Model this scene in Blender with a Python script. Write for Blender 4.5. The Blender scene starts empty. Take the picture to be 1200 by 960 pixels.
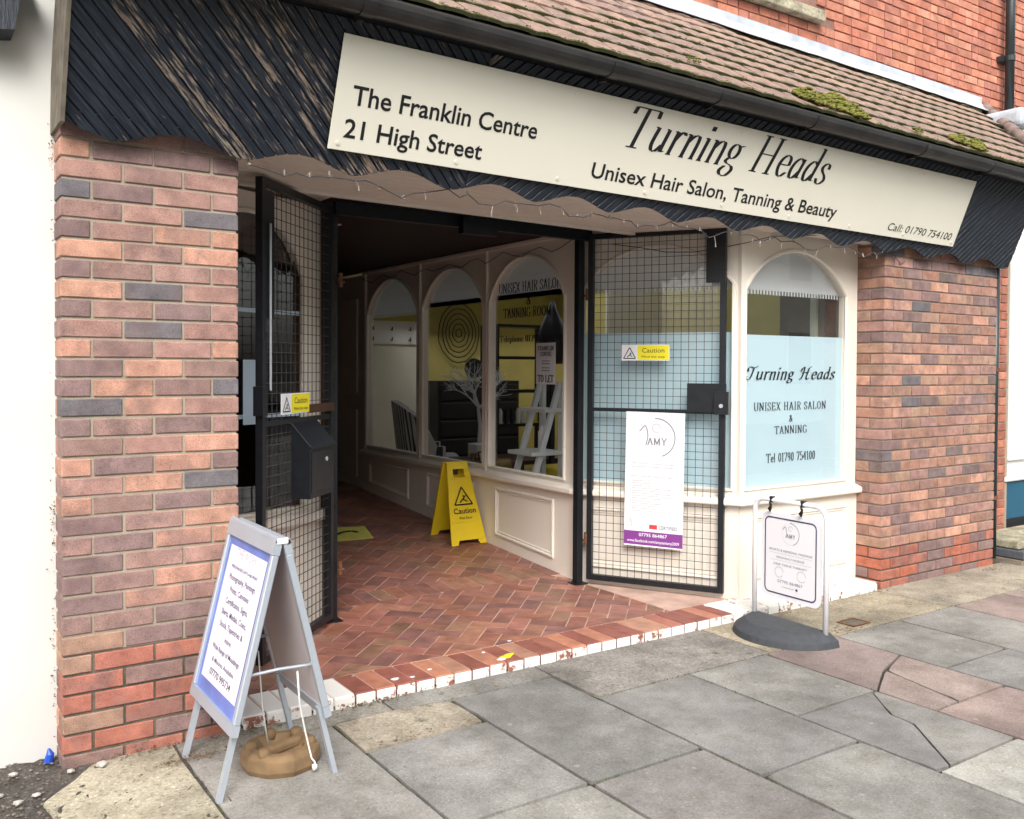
import bpy, bmesh, math, random
from math import pi, sin, cos, radians, sqrt, hypot, atan2
from mathutils import Matrix, Vector
random.seed(7)
C = bpy.context.scene.collection
# ------------------------------------------------------------------ camera
cam = bpy.data.cameras.new('camera'); co = bpy.data.objects.new('camera', cam); C.objects.link(co)
yaw, pit, rol = 0.59600, -0.01980, 0.0050
def cam_axes():
    f = Vector((sin(yaw)*cos(pit), cos(yaw)*cos(pit), sin(pit))); r = Vector((cos(yaw), -sin(yaw), 0)); u = r.cross(f)
    return cos(rol)*r+sin(rol)*u, -sin(rol)*r+cos(rol)*u, f
r_, u_, f_ = cam_axes()
m = Matrix((r_, u_, -f_)).transposed().to_4x4(); m.translation = Vector((-0.5195, -3.7628, 1.5187)); co.matrix_world = m
cam.sensor_width = 36; cam.lens = 1070.45/1200*36; cam.shift_y = -28.6/1200; cam.clip_start = .05; cam.clip_end = 400
bpy.context.scene.camera = co
# ------------------------------------------------------------------ world, sun, exposure
SUN_EL, SUN_AZ = radians(44), radians(-30)        # azimuth measured from -Y (street side) toward +X
W = bpy.data.worlds.new('World'); bpy.context.scene.world = W; W.use_nodes = True
nt = W.node_tree; nt.nodes.clear()
sky = nt.nodes.new('ShaderNodeTexSky'); sky.sky_type = 'NISHITA'; sky.sun_disc = False
sky.sun_elevation = SUN_EL; sky.sun_rotation = pi-SUN_AZ; sky.dust_density = 4; sky.air_density = 1.2; sky.ozone_density = .6
hs = nt.nodes.new('ShaderNodeHueSaturation'); hs.inputs['Saturation'].default_value = .35
bg = nt.nodes.new('ShaderNodeBackground'); bg.inputs['Strength'].default_value = .15
ow = nt.nodes.new('ShaderNodeOutputWorld')
nt.links.new(sky.outputs[0], hs.inputs['Color']); nt.links.new(hs.outputs[0], bg.inputs['Color']); nt.links.new(bg.outputs[0], ow.inputs[0])
sl = bpy.data.lights.new('sun', 'SUN'); sl.energy = .75; sl.angle = radians(24); sl.color = (1, .97, .92)
so = bpy.data.objects.new('sun', sl); C.objects.link(so)
sd = Vector((sin(SUN_AZ)*cos(SUN_EL), -cos(SUN_AZ)*cos(SUN_EL), sin(SUN_EL)))
so.rotation_euler = (-sd).to_track_quat('-Z', 'Y').to_euler(); so.location = (0, -4, 8)
vs = bpy.context.scene.view_settings; vs.view_transform = 'Standard'; vs.look = 'None'; vs.gamma = 1; vs.exposure = 1.16

# ------------------------------------------------------------------ materials
def nodes(name):
    m = bpy.data.materials.new(name); m.use_nodes = True; t = m.node_tree
    return m, t, t.nodes['Principled BSDF']
def N(t, ty, **k):
    n = t.nodes.new(ty)
    for a, v in k.items(): setattr(n, a, v)
    return n
def mix(t, fac, a, b, mode='MIX'):
    n = N(t, 'ShaderNodeMix', data_type='RGBA', blend_type=mode)
    for i, v in ((0, fac), (6, a), (7, b)):
        if hasattr(v, 'links'): t.links.new(v, n.inputs[i])
        else: n.inputs[i].default_value = v if not isinstance(v, tuple) else (*v, 1)[:4]
    return n.outputs[2]
def noise(t, vec, scale, detail=4, rough=.55):
    n = N(t, 'ShaderNodeTexNoise'); n.inputs['Scale'].default_value = scale; n.inputs['Detail'].default_value = detail
    n.inputs['Roughness'].default_value = rough; t.links.new(vec, n.inputs['Vector']); return n.outputs['Fac']
def ramp(t, v, a, b, ca=(0, 0, 0), cb=(1, 1, 1)):
    n = N(t, 'ShaderNodeValToRGB'); e = n.color_ramp.elements
    e[0].position = a; e[1].position = b; e[0].color = (*ca, 1); e[1].color = (*cb, 1); t.links.new(v, n.inputs[0]); return n.outputs[0]
def bump(t, v, bs, strength=.3, dist=.003):
    n = N(t, 'ShaderNodeBump'); n.inputs['Strength'].default_value = strength; n.inputs['Distance'].default_value = dist
    t.links.new(v, n.inputs['Height']); t.links.new(n.outputs[0], bs.inputs['Normal'])
def coords(t, kind='Object', rnd=False, scale=None):
    tc = N(t, 'ShaderNodeTexCoord'); v = tc.outputs[kind]
    if scale:
        mp = N(t, 'ShaderNodeMapping'); mp.inputs['Scale'].default_value = scale; t.links.new(v, mp.inputs['Vector']); v = mp.outputs[0]
    if rnd:
        oi = N(t, 'ShaderNodeObjectInfo'); mu = N(t, 'ShaderNodeMath', operation='MULTIPLY'); mu.inputs[1].default_value = 37
        t.links.new(oi.outputs['Random'], mu.inputs[0]); ad = N(t, 'ShaderNodeVectorMath', operation='ADD')
        t.links.new(v, ad.inputs[0]); t.links.new(mu.outputs[0], ad.inputs[1]); v = ad.outputs[0]
    return v
def plain(name, col, rough=.6, metal=0, var=.12, sc=3, bsc=60, bst=.15, rnd=False, spec=.4, dirt=None, dirt_amt=.5, dirt_sc=4):
    """paint, metal, plastic ... : base colour with mottling, fine relief and optional shaped dirt"""
    m, t, b = nodes(name); v = coords(t, 'Object', rnd)
    n1 = noise(t, v, sc, 5)
    lo = tuple(c*(1-var) for c in col); hi = tuple(min(1, c*(1+var)) for c in col)
    c = ramp(t, n1, .3, .7, lo, hi)
    if dirt: c = mix(t, ramp(t, noise(t, v, dirt_sc, 8, .7), 1-dirt_amt, min(1, 1.12-dirt_amt)), c, dirt)
    t.links.new(c, b.inputs['Base Color']); b.inputs['Roughness'].default_value = rough; b.inputs['Metallic'].default_value = metal
    b.inputs['Specular IOR Level'].default_value = spec
    if bst: bump(t, noise(t, v, bsc, 3), b, bst, .002)
    return m
def speckle(name, rough=.85, two=None, stain=0, sc=160, dark=.55, light=1.5, bst=.5, blot=2.5, blotc=.8, attr=True, base=(1, 1, 1), moss=0, rnd=True, bs2=.004):
    """masonry: colour of the object (Object Info) times the vertex colour, blotches, grains"""
    m, t, b = nodes(name); v = coords(t, 'Object', rnd)
    if attr:
        oi = N(t, 'ShaderNodeObjectInfo'); at = N(t, 'ShaderNodeAttribute', attribute_name='Col')
        c = mix(t, 1.0, oi.outputs['Color'], at.outputs['Color'], 'MULTIPLY')
    else:
        rg = N(t, 'ShaderNodeRGB'); rg.outputs[0].default_value = (*base, 1); c = rg.outputs[0]
    if two:      # kiln flashing: part of a brick fired to a second colour
        oi2 = N(t, 'ShaderNodeObjectInfo'); th_ = N(t, 'ShaderNodeMath', operation='MULTIPLY_ADD'); t.links.new(oi2.outputs['Random'], th_.inputs[0]); th_.inputs[1].default_value = .30; th_.inputs[2].default_value = -.17
        ns_ = N(t, 'ShaderNodeMath', operation='ADD'); t.links.new(noise(t, v, 9, 3, .5), ns_.inputs[0]); t.links.new(th_.outputs[0], ns_.inputs[1])
        c = mix(t, ramp(t, ns_.outputs[0], .48, .66), c, mix(t, .45, two, c))
    g = noise(t, v, sc, 4, .7)
    c = mix(t, 1.0, c, ramp(t, noise(t, v, blot, 5, .6), .3, .7, (blotc,)*3, (2-blotc,)*3), 'MULTIPLY')
    c = mix(t, ramp(t, g, .36, .46, (1, 1, 1), (0, 0, 0)), c, mix(t, 1.0, c, (dark,)*3, 'MULTIPLY'))
    c = mix(t, ramp(t, g, .58, .68), c, mix(t, 1.0, c, (light,)*3, 'MULTIPLY'))
    if stain:    # damp and grime patches, gum spots (fixed to the ground, not to the slab)
        gp = N(t, 'ShaderNodeNewGeometry').outputs['Position']
        c = mix(t, 1.0, c, ramp(t, noise(t, gp, 1.1, 6, .62), .36, .60, (1-stain,)*3, (1.06,)*3), 'MULTIPLY')
        c = mix(t, 1.0, c, ramp(t, noise(t, gp, 7, 8, .75), .30, .55, (1-stain*.8, 1-stain*.85, 1-stain), (1.04,)*3), 'MULTIPLY')
        for sc_, r_0, colr in ((5.5, .045, (.36, .35, .33)), (8.3, .035, (.07, .065, .06))):
            vo = N(t, 'ShaderNodeTexVoronoi'); vo.inputs['Scale'].default_value = sc_; t.links.new(gp, vo.inputs['Vector'])
            c = mix(t, ramp(t, vo.outputs['Distance'], r_0, r_0+.03, (.55,)*3, (0, 0, 0)), c, colr)
    if moss:
        mm = ramp(t, noise(t, coords(t, 'Object', rnd), 9, 8, .75), .62-moss, .72-moss)
        c = mix(t, mm, c, (.06, .075, .02))
    t.links.new(c, b.inputs['Base Color']); b.inputs['Roughness'].default_value = rough
    b.inputs['Specular IOR Level'].default_value = .25
    bump(t, noise(t, v, sc*.8, 5, .65), b, bst, bs2)
    return m
M = {}
M['brick'] = speckle('brick face', two=(.20, .135, .13), sc=230, blot=14, blotc=.74, dark=.55, light=1.35, bst=.7, bs2=.004)
M['redbrick'] = speckle('old red brick', two=(.33, .14, .10), sc=120, blot=8, blotc=.7, dark=.7, light=1.25, bst=.6, bs2=.005)
M['mortar'] = speckle('sandy mortar', attr=False, base=(.36, .31, .24), sc=220, blot=3, blotc=.85, dark=.75, light=1.2, rnd=False)
M['mortar_dirty'] = speckle('damp stained mortar', attr=False, base=(.13, .11, .085), sc=150, blot=6, blotc=.6, dark=.6, rnd=False, moss=.06)
M['mortar_grey'] = speckle('weathered lime mortar', attr=False, base=(.26, .15, .12), sc=120, blot=3, rnd=False)
M['mortar_grey2'] = speckle('brown grey mortar', attr=False, base=(.25, .20, .165), sc=150, blot=3, rnd=False)
M['slab'] = speckle('paving slab', stain=.30, sc=110, blot=2.6, blotc=.74, dark=.70, light=1.55, bst=.7, bs2=.004)
M['agg'] = speckle('worn aggregate concrete', stain=.32, sc=75, blot=3.5, blotc=.68, dark=.55, light=1.7, bst=1, bs2=.006, moss=.03)
M['joint'] = speckle('dirt joint', attr=False, base=(.055, .05, .036), sc=120, blot=5, rnd=False, moss=.04)
M['asphalt'] = speckle('broken asphalt', attr=False, base=(.085, .075, .066), sc=70, blot=5, blotc=.55, dark=.45, light=2.6, bst=1, rnd=False, bs2=.012)
M['road'] = speckle('road asphalt', attr=False, base=(.055, .054, .054), sc=60, blot=1, rnd=False)
M['tile'] = speckle('quarry floor tile', rough=.38, sc=60, blot=9, blotc=.66, dark=.85, light=1.1, bst=.12, bs2=.002)
M['grout'] = plain('pale grout', (.50, .34, .28), .8, var=.25, sc=6)
M['cream'] = plain('cream gloss paint', (.82, .755, .665), .38, var=.03, sc=2, bsc=25, bst=.05, dirt=(.42, .37, .3), dirt_amt=.30, dirt_sc=5)
M['cream_riser'] = plain('scuffed cream paint', (.82, .755, .665), .42, var=.03, sc=2, bsc=35, bst=.15, dirt=(.55, .46, .37), dirt_amt=.37, dirt_sc=8)
M['cream_hi'] = plain('cream gloss paint mouldings', (.82, .76, .68), .3, var=.03, sc=2, bst=.04)
M['soffit'] = plain('cream soffit paint', (.76, .675, .59), .5, var=.06, sc=3, bst=.1, dirt=(.33, .27, .22), dirt_amt=.33)
M['white'] = plain('white gloss paint', (.82, .82, .80), .35, var=.03, bst=.05)
M['plastic_white'] = plain('white plastic', (.90, .90, .94), .35, var=.02, bst=0)
M['black_metal'] = plain('black painted steel', (.010, .012, .016), .42, var=.3, sc=20, bsc=80, bst=.25)
M['wire'] = plain('black wire', (.055, .055, .06), .5, bst=0)
M['alu'] = plain('satin aluminium', (.50, .55, .62), .38, .45, var=.05, bst=0)
M['rubber'] = plain('dark recycled rubber', (.055, .06, .068), .75, var=.15, sc=30, bsc=150, bst=.5)
M['brown_block'] = plain('ochre moulded weight', (.21, .135, .07), .85, var=.25, sc=14, bst=.4, bsc=40)
M['sign_cream'] = plain('cream sign board', (.79, .77, .66), .4, var=.02, sc=1.5, bst=0, dirt=(.62, .60, .48), dirt_amt=.3, dirt_sc=2)
M['ink'] = plain('black lettering', (.012, .012, .014), .5, bst=0)
M['ink_soft'] = plain('grey lettering', (.22, .22, .27), .5, bst=0)
M['ink_pale'] = plain('pale grey print', (.52, .53, .56), .5, bst=0)
M['navy'] = plain('navy print', (.05, .05, .12), .5, bst=0)
M['purple'] = plain('purple print', (.22, .05, .27), .5, bst=0, var=.04)
M['redp'] = plain('red print', (.6, .05, .06), .5, bst=0)
M['blueposter'] = plain('blue poster print', (.14, .20, .52), .3, bst=0, var=.2, sc=8)
M['lilac'] = plain('pale lilac poster print', (.82, .77, .88), .3, bst=0, var=.05, sc=5)
M['paper'] = plain('white paper', (.82, .83, .86), .5, bst=0, var=.02)
M['paper_blue'] = plain('pale blue paper', (.55, .68, .80), .5, bst=0, var=.03)
M['yellow'] = plain('yellow plastic', (.78, .58, .02), .35, var=.06, bst=.05, dirt=(.4, .3, .05), dirt_amt=.28)
M['yellow_print'] = plain('yellow sticker print', (.85, .75, .03), .4, bst=0, var=.02)
M['floor_sticker'] = plain('faded yellow floor sticker', (.62, .58, .12), .5, bst=0, var=.15, sc=10)
M['lead'] = plain('lead flashing', (.50, .54, .60), .5, .0, var=.18, sc=9, bst=.5, bsc=18)
M['gutter'] = plain('black plastic gutter', (.025, .024, .024), .38, var=.4, sc=6, bst=.2, bsc=30, dirt=(.07, .06, .05), dirt_amt=.42)
M['pipe'] = plain('dark green grey downpipe', (.025, .032, .034), .3, var=.2, sc=5, bst=.1)
M['moss'] = plain('moss', (.17, .17, .035), .95, var=.5, sc=40, bsc=200, bst=1, rnd=True)
M['render'] = plain('white painted render', (.66, .66, .63), .75, var=.05, sc=1.2, bsc=14, bst=.5, dirt=(.48, .47, .41), dirt_amt=.27, dirt_sc=5)
M['teal'] = plain('teal blue paint', (.015, .10, .17), .35, var=.1, bst=.05)
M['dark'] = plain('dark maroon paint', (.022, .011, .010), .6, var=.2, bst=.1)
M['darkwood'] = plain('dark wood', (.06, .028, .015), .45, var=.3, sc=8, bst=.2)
M['olive'] = plain('ochre yellow wall', (.50, .43, .14), .8, var=.08, bst=.1)
M['palewall'] = plain('pale green wall', (.78, .77, .62), .8, var=.05, bst=.1)
M['inner_floor'] = plain('dark salon floor', (.22, .20, .17), .5, var=.2)
M['charcoal'] = plain('black furniture', (.015, .015, .018), .35, var=.2, bst=.05)
M['blind_'] = plain('white blind lining', (.78, .82, .84), .7, var=.02, bst=.05)
M['blue'] = plain('blue plastic cap', (.02, .08, .5), .4, bst=0)
M['stone'] = plain('pale stone chip', (.42, .40, .36), .8, var=.2, sc=20, bst=.5, rnd=True)
M['grit'] = plain('grey brown grit', (.17, .145, .125), .9, var=.5, sc=30, bst=.5)
M['leaf'] = plain('brown leaf litter', (.16, .085, .035), .9, var=.5, sc=30, bst=.6, rnd=True)
M['weed'] = plain('green weed', (.09, .14, .03), .9, var=.4, sc=40, bst=.5)
M['sill_stone'] = speckle('lichened stone sill', attr=False, base=(.36, .33, .24), sc=40, blot=7, blotc=.5, rnd=False, moss=.05)
M['roofbase'] = plain('dark underlay', (.03, .028, .025), .9)
M['twig'] = plain('white painted twigs', (.75, .77, .78), .6, bst=.1)
M['rust'] = plain('rusty steel', (.14, .06, .03), .7, var=.4, sc=30, bst=.5)
M['bulb'] = plain('clear plastic bulb', (.24, .22, .19), .2, bst=0)
M['grey_inner'] = plain('grey board back', (.55, .50, .51), .6, var=.04, bst=0)

def mat_peel():
    m, t, b = nodes('peeling black blue board paint')
    v = coords(t, 'Object', True, (38, 38, 3.2)); v2 = coords(t, 'Object', True)
    oi = N(t, 'ShaderNodeObjectInfo')
    p = noise(t, v, 2.6, 7, .62)
    thr = N(t, 'ShaderNodeMath', operation='SUBTRACT'); thr.inputs[0].default_value = 1.0; t.links.new(oi.outputs['Alpha'], thr.inputs[1])
    gt = N(t, 'ShaderNodeMath', operation='SUBTRACT'); t.links.new(p, gt.inputs[0]); t.links.new(thr.outputs[0], gt.inputs[1])
    mu = N(t, 'ShaderNodeMath', operation='MULTIPLY', use_clamp=True); t.links.new(gt.outputs[0], mu.inputs[0]); mu.inputs[1].default_value = 30
    wood = ramp(t, noise(t, v, 9, 5), .3, .7, (.06, .035, .022), (.36, .29, .235))
    paint = mix(t, ramp(t, noise(t, v, 3, 6), .45, .75), (.007, .012, .022), (.035, .045, .06))
    paint = mix(t, ramp(t, noise(t, v2, 5, 8, .7), .66, .74), paint, (.05, .065, .02))
    c = mix(t, mu.outputs[0], paint, wood)
    t.links.new(c, b.inputs['Base Color']); b.inputs['Roughness'].default_value = .42
    inv = N(t, 'ShaderNodeMath', operation='MULTIPLY'); t.links.new(mu.outputs[0], inv.inputs[0]); inv.inputs[1].default_value = -1
    ad = N(t, 'ShaderNodeMath', operation='ADD'); t.links.new(inv.outputs[0], ad.inputs[0]); t.links.new(noise(t, v, 8, 4), ad.inputs[1])
    bump(t, ad.outputs[0], b, .6, .004)
    return m
M['peel'] = mat_peel()
M['greywood'] = plain('weathered grey boards', (.15, .13, .10), .85, var=.3, sc=14, bst=.5)

def mat_white_on_tile():
    """threshold tile with worn white paint on it; object alpha = how much paint"""
    m, t, b = nodes('white painted quarry tile'); v = coords(t, 'Object', True)
    oi = N(t, 'ShaderNodeObjectInfo')
    p = noise(t, v, 13, 8, .7)
    s = N(t, 'ShaderNodeMath', operation='ADD'); t.links.new(p, s.inputs[0]); t.links.new(oi.outputs['Alpha'], s.inputs[1])
    k = ramp(t, s.outputs[0], .93, .97)
    base = mix(t, 1.0, oi.outputs['Color'], ramp(t, noise(t, v, 12, 5), .3, .7, (.75,)*3, (1.2,)*3), 'MULTIPLY')
    c = mix(t, k, base, (.78, .76, .72)); t.links.new(c, b.inputs['Base Color']); b.inputs['Roughness'].default_value = .5
    bump(t, s.outputs[0], b, .3, .003)
    return m
M['painted_tile'] = mat_white_on_tile()

def mat_rooftile():
    m, t, b = nodes('mossy concrete roof tile'); v = coords(t, 'Object', True)
    oi = N(t, 'ShaderNodeObjectInfo'); at = N(t, 'ShaderNodeAttribute', attribute_name='Col')
    c = mix(t, 1.0, oi.outputs['Color'], at.outputs['Color'], 'MULTIPLY')
    c = mix(t, 1.0, c, ramp(t, noise(t, v, 16, 6, .7), .3, .7, (.6,)*3, (1.35,)*3), 'MULTIPLY')
    c = mix(t, ramp(t, noise(t, v, 45, 4, .7), .62, .7), c, (.42, .40, .36))
    # moss gathers at the lower lip of each tile (local y small)
    sp = N(t, 'ShaderNodeSeparateXYZ'); tc = N(t, 'ShaderNodeTexCoord'); t.links.new(tc.outputs['Generated'], sp.inputs[0])
    ad = N(t, 'ShaderNodeMath', operation='ADD'); mu = N(t, 'ShaderNodeMath', operation='MULTIPLY'); mu.inputs[1].default_value = -1.6
    t.links.new(sp.outputs['Y'], mu.inputs[0]); t.links.new(mu.outputs[0], ad.inputs[0]); t.links.new(noise(t, v, 30, 6, .8), ad.inputs[1])
    c = mix(t, ramp(t, ad.outputs[0], .27, .42), c, (.055, .06, .016))
    t.links.new(c, b.inputs['Base Color']); b.inputs['Roughness'].default_value = .9
    bump(t, noise(t, v, 60, 6, .7), b, .7, .006)
    return m
M['rooftile'] = mat_rooftile()

def mat_glass(name='window glass', tint=(1, 1, 1), k=1.5):
    m = bpy.data.materials.new(name); m.use_nodes = True; t = m.node_tree; t.nodes.clear()
    o = N(t, 'ShaderNodeOutputMaterial'); tr = N(t, 'ShaderNodeBsdfTransparent'); tr.inputs[0].default_value = (*tint, 1)
    gl = N(t, 'ShaderNodeBsdfGlossy'); gl.inputs['Roughness'].default_value = .01; g_ = N(t, 'ShaderNodeNewGeometry'); dt = N(t, 'ShaderNodeVectorMath', operation='DOT_PRODUCT'); t.links.new(g_.outputs['Incoming'], dt.inputs[0]); t.links.new(g_.outputs['Normal'], dt.inputs[1])
    def mth(op, a, b=None):   # Schlick reflectance, the same from both sides of the pane
        q = N(t, 'ShaderNodeMath', operation=op)
        for i_, v_ in enumerate((a, b)):
            if v_ is None: continue
            if hasattr(v_, 'links'): t.links.new(v_, q.inputs[i_])
            else: q.inputs[i_].default_value = v_
        return q.outputs[0]
    rr_ = mth('POWER', mth('SUBTRACT', 1.0, mth('ABSOLUTE', dt.outputs['Value'])), 5.0); mu = N(t, 'ShaderNodeMath', operation='MULTIPLY', use_clamp=True); mu.inputs[1].default_value = k
    t.links.new(mth('ADD', mth('MULTIPLY', rr_, .95), .043), mu.inputs[0])
    ms = N(t, 'ShaderNodeMixShader'); t.links.new(mu.outputs[0], ms.inputs[0]); t.links.new(tr.outputs[0], ms.inputs[1]); t.links.new(gl.outputs[0], ms.inputs[2])
    t.links.new(ms.outputs[0], o.inputs[0]); return m
M['glass'] = mat_glass(k=2.3)
def mat_translucent(name, col, k=.35, rough=.4):
    m = bpy.data.materials.new(name); m.use_nodes = True; t = m.node_tree; t.nodes.clear(); o = N(t, 'ShaderNodeOutputMaterial')
    d = N(t, 'ShaderNodeBsdfDiffuse'); d.inputs[0].default_value = (*col, 1); r = N(t, 'ShaderNodeBsdfTranslucent'); r.inputs[0].default_value = (*col, 1)
    ms = N(t, 'ShaderNodeMixShader'); ms.inputs[0].default_value = k; t.links.new(d.outputs[0], ms.inputs[1]); t.links.new(r.outputs[0], ms.inputs[2]); t.links.new(ms.outputs[0], o.inputs[0]); return m
M['film'] = mat_translucent('pale blue frosted film', (.66, .87, .95), .3)
M['blind'] = mat_translucent('white blind fabric', (.90, .93, .95), .3)
def mat_stripe():
    m, t, b = nodes('striped upholstery'); v = coords(t, 'Object')
    w = N(t, 'ShaderNodeTexWave', wave_type='BANDS', bands_direction='X'); w.inputs['Scale'].default_value = 11; w.inputs['Distortion'].default_value = .3
    t.links.new(v, w.inputs['Vector']); t.links.new(ramp(t, w.outputs['Fac'], .35, .45, (.05, .06, .08), (.7, .68, .62)), b.inputs['Base Color']); b.inputs['Roughness'].default_value = .9
    return m
M['stripe'] = mat_stripe()

# ------------------------------------------------------------------ helpers
def link(o, parent=None):
    C.objects.link(o)
    if parent: o.parent = parent
    return o
def tag(o, label=None, cat=None, group=None, kind=None):
    if label: o['label'] = label
    if cat: o['category'] = cat
    if group: o['group'] = group
    if kind: o['kind'] = kind
    return o
def thing(name, label, cat, loc=(0, 0, 0), rot=(0, 0, 0), group=None):
    o = bpy.data.objects.new(name, None); o.location = loc; o.rotation_euler = rot; o.empty_display_size = .1
    return tag(link(o), label, cat, group)
class MB:
    """collects faces and links them as ONE mesh object"""
    def __init__(s): s.v = []; s.f = []; s.mi = []; s.col = []; s.cur = 0; s.cc = (1, 1, 1)
    def add(s, vs, fs):
        n = len(s.v); s.v += [tuple(v) for v in vs]
        for f in fs: s.f.append([n+i for i in f]); s.mi.append(s.cur); s.col.append(s.cc)
        return s
    def box(s, x0, x1, y0, y1, z0, z1, mat=None):
        vs = [(x, y, z) for z in (z0, z1) for y in (y0, y1) for x in (x0, x1)]
        if mat is not None: vs = [mat @ Vector(v) for v in vs]
        return s.add(vs, [(0, 2, 3, 1), (4, 5, 7, 6), (0, 1, 5, 4), (2, 6, 7, 3), (0, 4, 6, 2), (1, 3, 7, 5)])
    def bar(s, a, b, w, h=None, up=(0, 0, 1)):
        a = Vector(a); b = Vector(b); h = h or w; d = (b-a); L = d.length; d.normalize(); up = Vector(up)
        if abs(d.dot(up)) > .98: up = Vector((0, 1, 0))
        x = d.cross(up).normalized(); z = x.cross(d)
        mt = Matrix((x, d, z)).transposed().to_4x4(); mt.translation = a
        return s.box(-w/2, w/2, 0, L, -h/2, h/2, mt)
    def tube(s, pts, r, n=8, cap=True, closed=False):
        pts = [Vector(p) for p in pts]; rs = r if isinstance(r, (list, tuple)) else [r]*len(pts); base = len(s.v); up = None
        for i, p in enumerate(pts):
            a = pts[(i-1) % len(pts)] if (i or closed) else p; b = pts[(i+1) % len(pts)] if (i < len(pts)-1 or closed) else p
            d = (b-a).normalized() if (b-a).length > 1e-9 else Vector((0, 0, 1))
            if up is None: up = Vector((0, 0, 1)) if abs(d.z) < .9 else Vector((1, 0, 0))
            x = d.cross(up).normalized(); y = x.cross(d).normalized(); up = y
            for k in range(n):
                an = 2*pi*k/n; q = p + (x*cos(an)+y*sin(an))*rs[i]; s.v.append(tuple(q))
        m = len(pts)
        for i in range(m if closed else m-1):
            for k in range(n):
                s.f.append([base+i*n+k, base+i*n+(k+1) % n, base+((i+1) % m)*n+(k+1) % n, base+((i+1) % m)*n+k]); s.mi.append(s.cur); s.col.append(s.cc)
        if cap and not closed:
            s.f.append([base+k for k in range(n)][::-1]); s.mi.append(s.cur); s.col.append(s.cc)
            s.f.append([base+(m-1)*n+k for k in range(n)]); s.mi.append(s.cur); s.col.append(s.cc)
        return s
    def prism(s, poly, fn0, fn1):
        """poly 2D points -> two surfaces given by fn0/fn1(point) and the side walls"""
        n = len(poly); a = [fn0(p) for p in poly]; b = [fn1(p) for p in poly]
        return s.add(a+b, [list(range(n))[::-1], list(range(n, 2*n))]+[(i, (i+1) % n, n+(i+1) % n, n+i) for i in range(n)])
    def mesh(s, name, *mats):
        me = bpy.data.meshes.new(name); me.from_pydata(s.v, [], s.f)
        for m in mats: me.materials.append(m)
        if s.f:
            me.polygons.foreach_set('material_index', s.mi)
            ca = me.color_attributes.new('Col', 'FLOAT_COLOR', 'CORNER'); d = []
            for p, c in zip(s.f, s.col): d += [c[0], c[1], c[2], 1]*len(p)
            ca.data.foreach_set('color', d)
        me.update(); bm = bmesh.new(); bm.from_mesh(me); bmesh.ops.recalc_face_normals(bm, faces=bm.faces); bm.to_mesh(me); bm.free()
        return me
    def build(s, name, mat, parent=None, loc=None, smooth=False):
        me = s.mesh(name, *(mat if isinstance(mat, (list, tuple)) else [mat]))
        if smooth: me.shade_smooth()
        o = link(bpy.data.objects.new(name, me), parent)
        if loc: o.location = loc
        return o
def bevel(o, w=.004, seg=1):
    m = o.modifiers.new('bevel', 'BEVEL'); m.width = w; m.segments = seg; m.limit_method = 'ANGLE'; return o
def bevbox_mesh(name, sx, sy, sz, w, mat, seg=1):
    mb = MB().box(-sx/2, sx/2, -sy/2, sy/2, -sz/2, sz/2); me = mb.mesh(name, mat)
    bm = bmesh.new(); bm.from_mesh(me); bmesh.ops.bevel(bm, geom=bm.edges[:], offset=w, segments=seg, affect='EDGES', profile=.6)
    bm.to_mesh(me); bm.free(); return me
def clip(poly, a, b, c):
    """keep a*x+b*y<=c"""
    out = []; n = len(poly)
    for i in range(n):
        p, q = poly[i], poly[(i+1) % n]; dp = a*p[0]+b*p[1]-c; dq = a*q[0]+b*q[1]-c
        if dp <= 0: out.append(p)
        if (dp < 0 < dq) or (dq < 0 < dp):
            t = dp/(dp-dq); out.append((p[0]+(q[0]-p[0])*t, p[1]+(q[1]-p[1])*t))
    return out
def clip_poly(poly, region):
    for i in range(len(region)):
        (x0, y0), (x1, y1) = region[i], region[(i+1) % len(region)]
        a, b = (y1-y0), -(x1-x0); poly = clip(poly, a, b, a*x0+b*y0)
        if len(poly) < 3: return []
    return poly
def area(p): return abs(sum(p[i][0]*p[(i+1) % len(p)][1]-p[(i+1) % len(p)][0]*p[i][1] for i in range(len(p))))/2
def frame(o, ux, uz):
    ux = Vector(ux).normalized(); uz = Vector(uz).normalized(); n = ux.cross(uz).normalized()
    m = Matrix((ux, uz, n)).transposed().to_4x4(); m.translation = Vector(o); return m
def jit(c, a):
    k = 1+random.uniform(-a, a); return tuple(max(0, x*k*(1+random.uniform(-.015, .015))) for x in c)

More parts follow.
